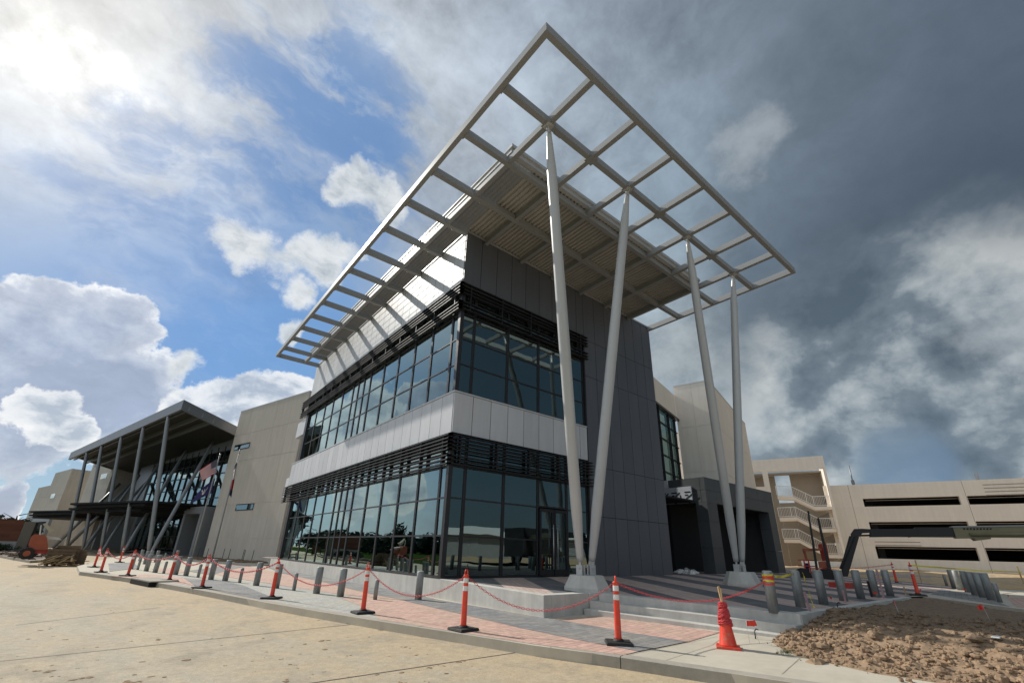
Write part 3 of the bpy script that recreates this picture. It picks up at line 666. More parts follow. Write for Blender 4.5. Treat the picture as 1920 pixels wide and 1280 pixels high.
# louvred sunshades
def louver(side, a1, zs, out):
    g = MB(); F = (V((0, 0, 0)), X, Y) if side == 'x' else (V((0, 0, 0)), Y, X)
    for z in zs: g.fbox(F, -out, a1, -out, -out + .13, z - .017, z + .017)
    a = .35
    while a < a1:
        g.fbox(F, a - .025, a + .025, -out + .03, .03, zs[-1] - .01, zs[0] + .02); a += 1.62
    g.build('louver', 'black_metal', B)
LL = [5.15, 5.02, 4.89, 4.76, 4.63, 4.42, 4.28, 4.14]; UL = [11.36, 11.2, 11.04, 10.9, 10.5, 10.34, 10.2]
louver('x', 7.34, LL, .15); louver('y', 21.9, LL, .15); louver('x', 7.34, UL, .15); louver('y', 21.6, UL, .15)
# canopy: steel grid on a 2 m module, corrugated deck, fascia, leaning columns
ZB, ZT = 13.76, 14.02
BX = [-1, 1, 3, 5, 7, 9, 11]; BY = list(range(-6, 19, 2))
g = MB(); x0, x1, y0, y1 = -2.95, 13.05, -7.95, 19.75
g.box(x0, x1, y0, y0 + .16, ZB, ZT + .02); g.box(x0, x0 + .16, y0 + .16, y1 - .16, ZB, ZT + .02); g.box(x1 - .16, x1, y0 + .16, -.02, ZB, ZT + .02); g.box(x0, -.02, y1 - .16, y1, ZB, ZT + .02)
g.build('edge_frame', 'steel', B)
for yb in BY:
    g = MB(); xe = x1 - .165 if yb < 0 else -.02
    g.box(x0 + .165, xe, yb - .09, yb + .09, ZB + .002, ZT)
    g.box(x0 + .163, x0 + .19, yb - .15, yb + .15, ZB - .02, ZT + .015)
    for q in (-.12, .12): g.tube([(x0 + .19, yb + q, ZB + .06), (x0 + .215, yb + q, ZB + .06)], .02, 6)
    g.box(-.70, -.40, yb - .10, yb + .10, ZB - .012, ZB + .03); g.build('beam', 'steel', B)
for xb in BX:
    g = MB(); ye = -.02 if xb > 0 else y1 - .165
    pts = [y0 + .165] + [v for yb in BY if yb < ye for v in (yb - .092, yb + .092)] + [ye]
    for a, b in zip(pts[::2], pts[1::2]): g.box(xb - .085, xb + .085, a, b, ZB + .012, ZT - .004)
    g.build('beam', 'steel', B)
for xb in BX:
    g = MB(); g.box(xb - .17, xb + .17, -6.17, -5.83, ZB - .012, ZB + .05); g.build('node_plate', 'steel', B)
DX0, DX1, DY0, DY1 = -1.06, 11.1, -4.25, 18.2
g = MB(); zc = ZT + .012; xx = DX0 + .04; pr = []
xx = -.02
while xx < DX1 - .02:
    pr += [(xx, zc), (xx + .09, zc), (xx + .105, zc + .085), (xx + .175, zc + .085), (xx + .19, zc)]; xx += .19
for (xa, za), (xb, zb) in zip(pr, pr[1:]):
    if xb - xa < 1e-4: continue
    g.face([(xa, DY0 + .1, za), (xb, DY0 + .1, zb), (xb, -.06, zb), (xa, -.06, za)])
xq = -1.0
while xq < -.03:                                   # slats parallel to the wall, leaning outward, shaped open so sun reaches the wall
    g.hexa([(xq, DY0 + .11, zc), (xq + .009, DY0 + .11, zc), (xq + .009, DY1, zc), (xq, DY1, zc), (xq - .08, DY0 + .11, zc + .185), (xq - .071, DY0 + .11, zc + .185), (xq - .071, DY1, zc + .185), (xq - .08, DY1, zc + .185)], 1); xq += .1603
g.build('soffit', ['soffit', mat('slat_metal', (.24, .225, .195), .6, var=.1)], B)
g = MB()
g.box(DX0 - .05, DX1, DY0 - .06, DY0 + .1, zc - .004, zc + .17); g.box(DX0 - .09, DX1, DY0 - .14, DY0 + .1, zc + .171, zc + .30)
g.box(DX0 - .05, DX0 + .06, DY0 + .101, DY1, zc - .004, zc + .17); g.box(DX0 - .09, DX0 - .0, DY0 + .101, DY1, zc + .171, zc + .22)
g.box(DX1 + .002, DX1 + .06, DY0 + .1, 1, zc - .004, zc + .30)
g.build('roof_fascia', 'fascia', B)
g = MB(); g.box(-.02, DX1, DY0, .29, zc + .18, zc + .29); g.box(.0, 13.05, .3, 20.1, HT + .06, HT + .2); g.build('roof', 'fascia', B)
g = MB(); g.box(-.03, 13.06, -.035, .05, HT - .035, HT + .045); g.box(-.035, .05, .051, 20.2, HT - .035, HT + .045); g.build('wall_coping', 'fascia', B)
for xb, yb, zz in ((2.2, -4.08, .85), (10.2, -4.6, .925)):
    zb = pz(yb) - .01; g = MB(); n = 8; R1, R0 = .48, .66
    lo = [V((xb + R0 * math.cos(math.pi / 8 + i * math.pi / 4), yb + R0 * math.sin(math.pi / 8 + i * math.pi / 4), 0)) for i in range(n)]
    hi = [V((xb + R1 * math.cos(math.pi / 8 + i * math.pi / 4), yb + R1 * math.sin(math.pi / 8 + i * math.pi / 4), 0)) for i in range(n)]
    for i in range(n):
        j = (i + 1) % n
        g.face([lo[i] + Z * (zb - .3), lo[j] + Z * (zb - .3), lo[j] + Z * (zb + .08), lo[i] + Z * (zb + .08)])
        g.face([lo[i] + Z * (zb + .08), lo[j] + Z * (zb + .08), hi[j] + Z * zz, hi[i] + Z * zz])
    g.face([p + Z * zz for p in hi]); g.build('column_pier', 'concrete', B)
    xt = -1 if xb < 5 else 7
    for sgn, xtop in ((-1, xt), (1, xt + 4)):
        p = V((xb + sgn * .22, yb, zz + .20)); q = V((xtop, -6, ZB - .02)); ax = (q - p).normalized(); L = (q - p).length
        prof = [(0.16, .085), (.30, .10), (1.5, .155), (L * .5, .165), (L - 1.5, .15), (L - .38, .085), (L - .25, .08)]
        g = MB(); g.tube([p + ax * s_ for s_, _ in prof], [r_ for _, r_ in prof], 20)
        c = g.build('column', 'colpaint', B)
        g = MB()
        for o_, up in ((-.055, 1), (.055, 1)):
            g.box(p.x + o_ - .018, p.x + o_ + .018, p.y - .10, p.y + .10, zz, zz + .26) if sgn < 0 else g.box(p.x - .10, p.x + .10, p.y + o_ - .018, p.y + o_ + .018, zz, zz + .26)
        g.bar(p - ax * .06, p + ax * .35, .06, .16)
        g.tube([p - V((.1, 0, 0)), p + V((.1, 0, 0))] if sgn < 0 else [p - V((0, .1, 0)), p + V((0, .1, 0))], .045, 12)
        g.build('pin_joint', 'colpaint', c); g = MB()
        g.bar(q - ax * .30, q + ax * .05, .05, .12); g.box(q.x - .13, q.x + .13, q.y - .13, q.y + .13, q.z - .03, q.z + .004)
        g.tube([q - ax * .14 - V((.09, 0, 0)), q - ax * .14 + V((.09, 0, 0))], .035, 10)
        g.build('head_plate', 'colpaint', c)
# ------------------------------------------------------------------ precast wing left of it
WA = 105.8; F1 = frame((2.008, 30.125, 0), WA)
def slab_joints(g, F, a0, a1, z0, z1, b, th, aw, zs):
    cuts = [a0 + (a1 - a0) * i / aw for i in range(aw + 1)]; zz = [z0] + list(zs) + [z1]
    for i in range(aw):
        for j in range(len(zz) - 1): g.fbox(F, cuts[i] + .012, cuts[i + 1] - .012, b, b + th, zz[j] + .012, zz[j + 1] - .012)
    g.fbox(F, a0 + .02, a1 - .02, b + .03, b + th + .02, z0, z1 - .03)
Wg = thing('precast_wing', 'tall beige precast wall with two slit windows between the glass corner and the entrance roof', 'building', (2.0, 30.1, 0))
g = MB(); slab_joints(g, F1, -.35, 12.92, -.1, 15.0, 0, .25, 5, (1.9, 4.95, 9.3, 12.2)); g.fbox(F1, -.35, -.1, .28, 16, -.1, 14.95); g.fbox(F1, 12.68, 12.92, .28, 14, -.1, 14.95); g.fbox(F1, -.1, 12.7, .4, 14, 14.5, 14.7)
g.build('wall', 'precast', Wg)
g = MB(); g.fbox(F1, -.38, 12.95, -.02, .3, 14.99, 15.08); g.build('coping', 'fascia', Wg)
for a0, a1, z0, z1 in ((8.95, 12.2, 10.55, 11.15), (5.2, 8.6, 4.35, 4.95)):
    g = MB(); g.fbox(F1, a0, a1, -.035, .04, z0, z1); w = g.build('window', 'black_metal', Wg)
    g = MB(); o, e, n = F1; g.face([o + e * a - n * .04 + Z * z for a, z in ((a0 + .08, z0 + .08), (a1 - .08, z0 + .08), (a1 - .08, z1 - .08), (a0 + .08, z1 - .08))]); g.build('pane', 'glass', w)
g = MB()
for _ in range(60):
    a = rnd.uniform(-.5, 12.5); p = F1[1] * a + F1[0] - F1[2] * rnd.uniform(.6, 2.4); g.ball((p.x, p.y, .02), .5, .35, .14, 8, 5, jit=.15)
g.build('soil_heap', 'dirt', kind='stuff')
for a in (1.2, 2.6, 4.1, 5.3, 7.7, 9.2, 11):
    p = F1[0] + F1[1] * a - F1[2] * rnd.uniform(.5, 1.3); g = MB(); g.tube([(p.x, p.y, .0), (p.x + .03, p.y, .95)], .022, 6)
    tag(g.build('rebar_stake', 'black'), 'thin dark steel stake standing in the soil at the foot of the beige wing', 'stake', 'steel stakes along the beige wall')
# ------------------------------------------------------------------ entrance hall with its roof
Hh = thing('entrance_hall', 'glazed entrance hall under a big tilted overhanging roof on slanting grey columns', 'building', (F1[0] + F1[1] * 25))
def HP(a, b, z): return F1[0] + F1[1] * a + F1[2] * b + Z * z
def onF(u, v, b): return PL(u, v, F1[0] + F1[2] * b, F1[2])
RF, LF = onF(345, 749, -5.5), onF(133, 848, -5.5); RB = onF(440.5, 797, .3)
inw = (RB - RF); RB2 = RF + inw * 3.2; LB2 = LF + inw * 3.2
nrm = (LF - RF).cross(inw).normalized(); nrm = nrm if nrm.z > 0 else -nrm
g = MB(); th = 1.0
g.prism([RF, LF, LB2, RB2], -Z * .12); er, el_ = (LF - RF).normalized(), inw.normalized()
g.prism([RF - Z * .125, LF - Z * .125, LF + el_ * .25 - Z * .125, RF + el_ * .25 - Z * .125], -Z * (th - .1))
g.prism([RF + el_ * .26 - Z * .125, RF + el_ * .26 + er * .25 - Z * .125, RB2 + er * .25 - Z * .125, RB2 - Z * .125], -Z * (th - .1))
g.prism([LF + el_ * .26 - er * .25 - Z * .125, LF + el_ * .26 - Z * .125, LB2 - Z * .125, LB2 - er * .25 - Z * .125], -Z * (th * .35))
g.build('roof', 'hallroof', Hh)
g = MB(); nr = 150
for i in range(nr):
    p, q = RF.lerp(LF, (i + .12) / nr), RF.lerp(LF, (i + .88) / nr); s0 = (p - RF); dz = Z * -.34
    g.face([p + el_ * .26 + dz, q + el_ * .26 + dz, q + inw * 3.1 + dz, p + inw * 3.1 + dz]); w_ = RF.lerp(LF, (i + 1.12) / nr)
    g.face([q + el_ * .26 + dz, w_ + el_ * .26 + dz + Z * .06, w_ + inw * 3.1 + dz + Z * .06, q + inw * 3.1 + dz])
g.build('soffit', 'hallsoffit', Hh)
g = MB()
for s_ in (.7, 2.2, 3.5):
    p, q = RF + el_ * s_ - Z * .62, LF + el_ * s_ - Z * .62
    g.bar(p, q, .22, .5)
g.build('girder', 'hallsteel', Hh)
TP = [(164, 846), (192, 832), (228, 820), (269, 803), (315, 785)]; BP = [42.3, 35.3, 28.6, 21.9, 14.7]; BT = [None, (262, 890), (302, 864), (349, 844), (400, 827)]
for (u, v), a, bt in zip(TP, BP, BT):
    p = HP(a, -4, .2); q = onF(u, v, -5.3); ax = (q - p).normalized(); q = q + ax * .6; L = (q - p).length
    g = MB(); g.tube([p, p + ax * 1.2, p + ax * (L - 1.2), q], [.12, .185, .185, .12], 14); g.build('column', 'hallsteel', Hh)
    if bt:
        p2 = HP(a - .4, -4, .2); q2 = onF(*bt, .6); ax = (q2 - p2).normalized(); L = (q2 - p2).length
        g = MB(); g.tube([p2, p2 + ax * 1.2, p2 + ax * (L - 1), q2], [.11, .17, .17, .11], 14); g.build('brace', 'hallsteel', Hh)
for a, bb in ((49.0, -2.4), (43, -2.4), (36.5, -2.4)):
    p2 = HP(a, -4, .2); q2 = HP(a + 1, 1, 9.5); ax = (q2 - p2).normalized(); g = MB(); g.tube([p2, q2], .19, 12); g.build('brace', 'hallsteel', Hh)
# curtain wall at b=2: bays of panes
hz_ = [.6, 2.0, 3.4, 4.8, 6.2, 7.6, 9.0, 10.4, 11.6]; a = 15.6; na = 14; dw = (41.0 - a) / na
for i in range(na):
    g = MB(); o, e, n = F1
    for j in range(len(hz_) - 1):
        s_ = rnd.uniform(-.004, .004)
        g.face([o + e * (a + dw * c) + n * (2.05 + s_ * c) + Z * z for c, z in ((0, hz_[j]), (1, hz_[j]), (1, hz_[j + 1]), (0, hz_[j + 1]))])
    w = g.build('window', 'glass', Hh); g = MB()
    g.fbox(F1, a - .04, a + .04, 1.93, 2.1, .3, 12.2)
    for z in hz_: g.fbox(F1, a + .041, a + dw - .041, 1.96, 2.08, z - .04, z + .04)
    g.build('frame', 'black_metal', w); a += dw
g = MB(); g.fbox(F1, 13.2, 52, 2.0, 2.2, 11.7, 13.2); g.fbox(F1, 13.2, 15.5, 1.9, 2.2, 4.6, 12); g.fbox(F1, 41.1, 46, 1.9, 2.2, .2, 12.5); g.build('wall', 'hallsteel', Hh)
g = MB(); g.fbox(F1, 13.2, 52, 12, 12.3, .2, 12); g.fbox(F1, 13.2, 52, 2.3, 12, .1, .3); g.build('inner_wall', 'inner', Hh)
for sgn in range(4):
    a = 18 + sgn * 6.4; g = MB(); g.bar(HP(a, 2.6, .4), HP(a + 4.4 * (1 if sgn % 2 else -1), 2.6, 11.5), .3, .3); g.build('brace', 'black_metal', Hh)
for a0 in (14.2, 42):
    g = MB(); g.fbox(F1, a0, a0 + .5, -.6, 1.9, .1, 4.2); g.fbox(F1, a0 + 4.0, a0 + 4.5, -.6, 1.9, .1, 4.2); g.fbox(F1, a0, a0 + 4.5, -.6, 1.9, 4.2, 4.9); g.fbox(F1, a0 + .5, a0 + 4, 1.2, 1.3, .1, 4.2, 1)
    g.build('portal', ['hallsteel', 'dark'], Hh)
g = MB()
for zz, a0, a1, tip in ((5.15, 15, 37.5, -10.5), (4.72, 17, 40.5, -9.5)):
    P = [HP(a0, 1.9, zz), HP(a1 - 6, 1.9, zz), HP(a1, tip * .55, zz + .25), HP(a1 - 1.5, tip * .62, zz + .25), HP(a0 + 3, tip * .42, zz + .1)]
    g.prism(P, -Z * .18); g.prism([p + (c_ - p) * .12 - Z * .2 for c_ in [sum(P, V()) / 5] for p in P], -Z * .3)
    for s_ in (.2, .5, .8): g.bar(P[0].lerp(P[1], s_) - Z * .3, P[4].lerp(P[2], s_) - Z * .3, .14, .16)
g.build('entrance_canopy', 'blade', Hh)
g = MB()
for zz, a0, a1, tip in ((4.9, 40, 62, -9.5), (4.5, 42, 65, -8.5)):
    P = [HP(a0, 0, zz), HP(a1 - 8, 0, zz), HP(a1, tip * .55, zz + .25), HP(a1 - 1.5, tip * .62, zz + .25), HP(a0 + 3, tip * .42, zz + .1)]
    g.prism(P, -Z * .18); g.prism([p + (c_ - p) * .12 - Z * .2 for c_ in [sum(P, V()) / 5] for p in P], -Z * .3)
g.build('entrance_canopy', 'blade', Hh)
# far precast blocks past the hall
Q = thing('precast_block', 'beige precast block with a slit window beyond the entrance roof', 'building', HP(55, 0, 0))
g = MB(); slab_joints(g, F1, 51.2, 63.5, -.1, 13.9, 0, .25, 4, (4.4, 8.6)); g.fbox(F1, 51.2, 51.5, .28, 12, -.1, 13.85); g.fbox(F1, 63.2, 63.5, .28, 12, -.1, 13.85); g.build('wall', 'precast', Q)
g = MB(); g.fbox(F1, 53.6, 56.6, -.04, .02, 10.4, 11.2); w = g.build('window', 'clear', Q)
Q = thing('precast_block', 'stepped beige precast block with a dark vehicle opening at the far left end', 'building', HP(75, 0, 0))
g = MB(); slab_joints(g, F1, 71.0, 82.5, -.1, 13.1, -1, .25, 3, (4.6, 8.6)); g.fbox(F1, 71, 71.4, -.72, 14, -.1, 13.05); slab_joints(g, F1, 82.5, 92, -.1, 10.8, -1, .25, 3, (4.6, 8.6)); g.fbox(F1, 91.7, 92, -.7, 10, -.1, 10.7); g.build('wall', 'precast', Q)
g = MB(); g.fbox(F1, 76, 78.8, -1.04, -.98, 8.2, 9); g.build('window', 'clear', Q)
g = MB(); g.fbox(F1, 72, 88, -1.35, -1.01, 4.1, 5.6); g.fbox(F1, 71, 72.6, -1.4, -1.0, -.1, 5.6); g.build('opening_surround', 'hallsteel', Q)
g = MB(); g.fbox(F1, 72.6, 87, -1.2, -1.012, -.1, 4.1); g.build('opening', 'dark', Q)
# ------------------------------------------------------------------ right-hand precast block, window wall, portal
C0 = V((26.19, 3.15, 0)); F2 = frame(C0, 104.5)     # origin at the block's front corner; along goes left-back, across goes right-back
Rb = thing('precast_block', 'tall pale beige precast block behind the right pair of leaning columns', 'building', C0)
g = MB(); slab_joints(g, F2, .0, 2.9, -.1, 15.0, 0, .2, 2, (7.6, 11.3))
o, e, n = F2; F2b = (o, n, e)
slab_joints(g, F2b, .21, 15.5, -.1, 15.0, 0, .2, 4, (7.6, 11.3)); g.fbox(F2, .21, 2.9, .21, 15.4, 14.6, 14.8)
g.fbox(F2b, 15.5, 15.7, 0, 14, -.1, 15)
g.build('wall', 'precast2', Rb)
g = MB(); g.fbox(F2, -.03, 2.9, -.03, .22, 14.99, 15.07); g.fbox(F2b, .221, 15.7, -.03, .22, 14.99, 15.07); g.build('coping', 'fascia', Rb)
F3 = (C0 + e * 2.9, n, e)                          # recessed wall running back toward the glass building
g = MB(); g.fbox(F3, -9, 0, 0, .25, 12.1, 14.25); g.fbox(F3, -9, 0, 0, .25, 4, 5.9); g.fbox(F3, -9, 0, 3, 3.2, .4, 14.2); g.build('recess_wall', 'precast2', Rb)
g = MB(); g.fbox(F3, -9, .05, -.2, .0, 11.92, 12.09); g.build('window_hood', 'frame', Rb)
bx = [-8.0, -5.9, -4.7, -2.4, -.8, -.1]; zs3 = [5.9, 7.1, 8.35, 9.6, 10.85, 11.9]
for i in range(len(bx) - 1):
    g = MB(); q = F3
    for j in range(len(zs3) - 1): g.face([q[0] + q[1] * a + q[2] * .12 + Z * z for a, z in ((bx[i], zs3[j]), (bx[i + 1], zs3[j]), (bx[i + 1], zs3[j + 1]), (bx[i], zs3[j + 1]))])
    w = g.build('window', 'glass', Rb); g = MB()
    g.fbox(F3, bx[i] - .04, bx[i] + .04, -.06, .14, 5.9, 11.91)
    for z in zs3: g.fbox(F3, bx[i] + .041, bx[i + 1] - .041, .02, .13, z - .035, z + .035)
    g.build('frame', 'black_metal', w)
g = MB(); g.box(13.1, 22, 5.5, 5.7, .4, 6); g.build('inner_wall', 'inner', Rb)
Po = thing('entrance_portal', 'dark grey box portal with deep black openings behind the right column pier', 'portal', (17.6, .2, .5))
g = MB()
for z0, z1 in ((.5, 1.9), (1.9, 3.3), (3.3, 4.36)):
    g.box(17.6, 18.75, .2, .9, z0 + .006, z1 - .006); g.box(25.85, 26.9, .2, .9, z0 + .006, z1 - .006)
xx = 17.6
while xx < 26.85: x2 = min(26.9, xx + 2.33); g.box(xx + .006, x2 - .006, .2, .5, 4.36, 5.05); g.box(xx + .006, x2 - .006, .2, .5, 5.062, 5.8); xx = x2
g.box(17.6, 17.9, .51, 2.9, 4.36, 5.05); g.box(17.6, 17.9, .51, 2.9, 5.062, 5.8)
g.box(17.61, 26.89, .51, 7, 5.6, 5.78); g.box(26.5, 26.9, .9, 7, .5, 5.8)
g.build('cladding', 'portal', Po)
g = MB(); g.box(17.62, 25.84, 2.62, 2.75, .5, 5.5); g.box(17.56, 17.6, 2.62, 8, .5, 4.35); g.box(13.1, 17.49, .9, 8, 4.4, 4.5); g.box(17.92, 26.5, .52, 2.6, 4.37, 4.5); g.box(17.7, 17.8, .91, 8, .5, .52); g.box(13.1, 17.6, 8, 8.1, .5, 6); g.build('shade_lining', 'dark', Po)  # near-black boxes added so the passage and openings read as deep shade
# panel with incised strokes over the left opening
sg = MB(); sg.box(17.50, 17.58, 1.02, 3.6, 4.36, 5.32); s_ = sg.build('sign_panel', mat('sign_silver', (.50, .53, .58), .5, .2, var=.08), Po)
g = MB()
def stroke(y0, z0, y1, z1, w=.07): g.bar((17.492, y0, z0), (17.492, y1, z1), .012, w, up=V((1, 0, 0)).cross((V((0, y1 - y0, z1 - z0))).normalized()))
for c in (3.05, 2.3, 1.42):
    stroke(c + .05, 5.0, c - .32, 5.0); stroke(c + .03, 4.83, c - .15, 4.83); stroke(c - .02, 4.62, c - .5, 5.0 if c > 1.5 else 4.9); stroke(c + .0, 4.48, c - .25, 4.38)
stroke(1.78, 4.85, 1.72, 4.4)
g.build('lettering', 'dark', s_)
g = MB(); g.box(17.51, 17.57, 2.55, 3.6, 5.34, 5.8); g.build('sign_panel', 'white_panel', Po)
g = MB()
for q in (2.0, 2.5): g.tube([(18.6, 2.0 + q, .6), (18.6, 2.0 + q, 2.6)], .03, 6)
tag(g.build('door_pull', 'galv', Po), None, None) if False else g.build('door_pull', 'galv', Po)
g = MB()
for _ in range(14): p = G(rnd.uniform(1263, 1305), rnd.uniform(1071, 1077), .56); g.ball((p.x, p.y, .6), rnd.uniform(.08, .24), rnd.uniform(.08, .24), rnd.uniform(.05, .18), 8, 5, jit=.3)
tag(g.build('plastic_sheeting', 'whitepaint'), 'crumpled pale plastic sheeting lying at the foot of the charcoal wall by the portal', 'sheeting')
# ------------------------------------------------------------------ parking garage
d_ = ray(1640, 1050); d_ = V((d_.x, d_.y, 0)).normalized(); G0 = V((CAM.x, CAM.y, 0)) + d_ * 72
GA = math.radians(109.5); ga = V((math.cos(GA), math.sin(GA), 0)); gb = V((ga.y, -ga.x, 0)); FG = (G0, ga, gb)
def gc(u, v):
    p = PL(u, v, G0, gb); return ((p - G0).dot(ga), p.z)
Pg = thing('parking_garage', 'beige precast parking garage with long dark openings and an open stair tower', 'garage', G0)
def opening_wall(g, a0, a1, z0, z1, holes, th=.5):  # wall strip with rectangular holes by splitting into bands
    zs = sorted({z0, z1} | {h[2] for h in holes} | {h[3] for h in holes})
    for k_ in range(len(zs) - 1):
        za, zb = zs[k_], zs[k_ + 1]; cur = a0
        hs = sorted((h for h in holes if h[2] <= za + 1e-6 and h[3] >= zb - 1e-6), key=lambda h: h[0])
        for h in hs: g.fbox(FG, cur, h[0], 0, th, za, zb); cur = h[1]
        g.fbox(FG, cur, a1, 0, th, za, zb)
zt = gc(1558, 910)[1]; aL = gc(1552, 950)[0]
r1 = (gc(1617, 934.4)[1], gc(1621, 949.4)[1]); r2 = (gc(1629, 978)[1], gc(1633, 1006)[1]); r3 = (gc(1642.5, 1023.4)[1], gc(1648, 1046.5)[1])
aO = gc(1628, 975)[0]; aP0, aP1 = gc(1817, 985)[0], gc(1832, 985)[0]; per = aP0 - aO
holes = []
for (zt_, zb_) in (r1, r2, r3):
    x1, w_, pw = aO, aO - aP0, aP0 - aP1
    for i in range(5): holes.append((x1 - w_, x1, zb_, zt_)); x1 -= w_ + pw
a_end = aO - 5 * (aO - aP1)
g = MB(); opening_wall(g, a_end, aL, -1.2, zt, holes)
g.fbox(FG, a_end, aL, 26, 26.3, -1, zt); g.fbox(FG, a_end - .3, a_end, 0, 26, -1, zt)
g.build('wall', 'precast2', Pg)
for z in (r1[1] - .9, r2[1] - .6, r3[1] - .9): g = MB(); g.fbox(FG, a_end, aL - .1, .52, 25.9, z - .35, z); g.build('deck', 'concrete', Pg)
for z in (r1[0] + .05, r2[0] + .05, r3[0] + .05): g = MB(); g.fbox(FG, a_end, aL - .1, 4, 13.9, z - .02, z + .2); g.build('ceiling', 'dark', Pg)  # near-black boxes added to shade the garage openings
for i in range(12): g = MB(); g.fbox(FG, aL - 5 - i * 9, aL - 4.4 - i * 9, 3.0, 3.5, -1, zt - 1); g.build('pillar', 'inner', Pg)
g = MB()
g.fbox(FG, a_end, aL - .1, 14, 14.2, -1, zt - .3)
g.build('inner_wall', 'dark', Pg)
g = MB(); g.fbox(FG, a_end, aL - .1, .52, 13.9, r1[0] + .25, r1[0] + .4); g.build('ceiling', 'dark', Pg)  # dark slab added to keep sky light out of the top row
g = MB()
for z in (r1[0] - .18, r2[0] - .18, r3[0] - .18): g.fbox(FG, a_end, aO - .3, .9, .96, z - .03, z + .03)
g.build('guard_cable', 'concrete', Pg)
g = MB()
for (u0, u1, v0, n_) in ((1640, 1725, 1014.5, 2), (1842, 1935, 908, 4)):
    a0, z0 = gc(u0, v0); a1 = gc(u1, v0)[0]
    g = MB()
    for i in range(n_): g.fbox(FG, a1, a0, -.03, -.002, z0 - .38 * i - .07, z0 - .38 * i)
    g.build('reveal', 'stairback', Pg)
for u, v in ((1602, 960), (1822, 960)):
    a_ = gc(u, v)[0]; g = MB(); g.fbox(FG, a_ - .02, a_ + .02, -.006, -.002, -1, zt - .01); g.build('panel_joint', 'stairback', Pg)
for u, v0, v1, ln in ((1603, 907, 868, 5), (1841, 894.5, 886, 2)):
    a_, z_ = gc(u, v0); zt2 = gc(u - 4, v1)[1]; p = G0 + ga * a_ + gb * 1.5
    g = MB(); g.tube([(p.x, p.y, z_ - .6), (p.x, p.y, zt2)], .07, 8); g.box(p.x - .15, p.x + .15, p.y - .15, p.y + .15, z_ - .3, z_ + .7)
    g.build('light_mast', 'hallsteel', Pg)
# stair tower
tA0, tA1 = gc(1411, 869)[0] + 4, gc(1541, 859)[0]; ztw = gc(1541, 859)[1]
oa0, oz0 = gc(1448, 887.5); oa1 = gc(1543, 882)[0]
oa1b = oa1 + .0
g = MB(); zh = gc(1543, 882)[1]
g.fbox(FG, tA1, tA0, -2.0, -1.4, zh, ztw)
g.fbox(FG, gc(1448, 930)[0], gc(1438, 930)[0], -2.0, -1.4, -1, zh)
g.fbox(FG, tA1, oa1, -2.0, -1.6, -1, zh); g.fbox(FG, tA1, tA1 + .25, -1.59, 6, -1, ztw)
hz0 = gc(1420, 916)[1]; g.fbox(FG, gc(1438, 930)[0], tA0, -2.0, -1.4, -1, hz0)
g.build('stair_tower', 'precast2', Pg)
wa = gc(1482, 900)[0]
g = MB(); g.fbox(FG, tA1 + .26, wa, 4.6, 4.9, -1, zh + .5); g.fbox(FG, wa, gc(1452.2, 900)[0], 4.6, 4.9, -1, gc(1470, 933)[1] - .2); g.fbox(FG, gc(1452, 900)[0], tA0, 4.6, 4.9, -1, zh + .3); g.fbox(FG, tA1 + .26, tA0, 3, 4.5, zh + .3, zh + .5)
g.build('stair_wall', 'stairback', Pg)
def gpt(a, z, b): return G0 + ga * a + gb * b + Z * z
FL = [((1458, 931), (1487, 932), (1527, 951), (1560, 950)), ((1462, 971.5), (1494, 970), (1536, 991), (1567, 991)), ((1470, 1011), (1499, 1011.5), (1530, 1030), (1548, 1041))]
FL[2] = ((1470, 1011), (1499, 1011.5), (1551, 1039.5), (1580, 1040)); FL[1] = ((1462, 971.5), (1494, 970), (1538, 992), (1567, 991.5))
for pts in FL:
    q = [gc(*p) for p in pts]
    g = MB(); b0, b1 = -1.3, .6
    for (a, z), (a2, z2) in zip(q, q[1:]):
        P = [gpt(a, z, b0), gpt(a2, z2, b0), gpt(a2, z2, b1), gpt(a, z, b1)]
        g.hexa([p - Z * .38 for p in P] + P)
    g.build('stair_flight', 'precast2', Pg)
    g = MB()
    for (a, z), (a2, z2) in zip(q, q[1:]):
        for hgt_ in (1.25, .12): g.bar(gpt(a, z + hgt_, b0 - .05), gpt(a2, z2 + hgt_, b0 - .05), .06, .07)
        n_ = max(2, int(abs(a - a2) / .17))
        for i in range(n_ + 1):
            t_ = i / n_; g.bar(gpt(a + (a2 - a) * t_, z + (z2 - z) * t_ + .1, b0 - .05), gpt(a + (a2 - a) * t_, z + (z2 - z) * t_ + 1.25, b0 - .05), .03 if i % 8 else .08, .03 if i % 8 else .08, up=ga)
    g.build('railing', 'whitepaint', Pg)
    q2 = [gc(*p) for p in pts]; g = MB()
    a, z = q2[-1]; a0_, z0_ = q2[1]
    P = [gpt(a, z, 1.2), gpt(a0_ , z0_ - 3.0, 1.2), gpt(a0_, z0_ - 3.0, 3), gpt(a, z, 3)]; g.hexa([p - Z * .4 for p in P] + P)
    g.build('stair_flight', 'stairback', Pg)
g = MB(); qa, qz = gc(1500, 1085); g.fbox(FG, tA1 + .3, gc(1500, 1040)[0], -1.2, -1.1, .2, 1.3); g.build('railing', 'whitepaint', Pg)
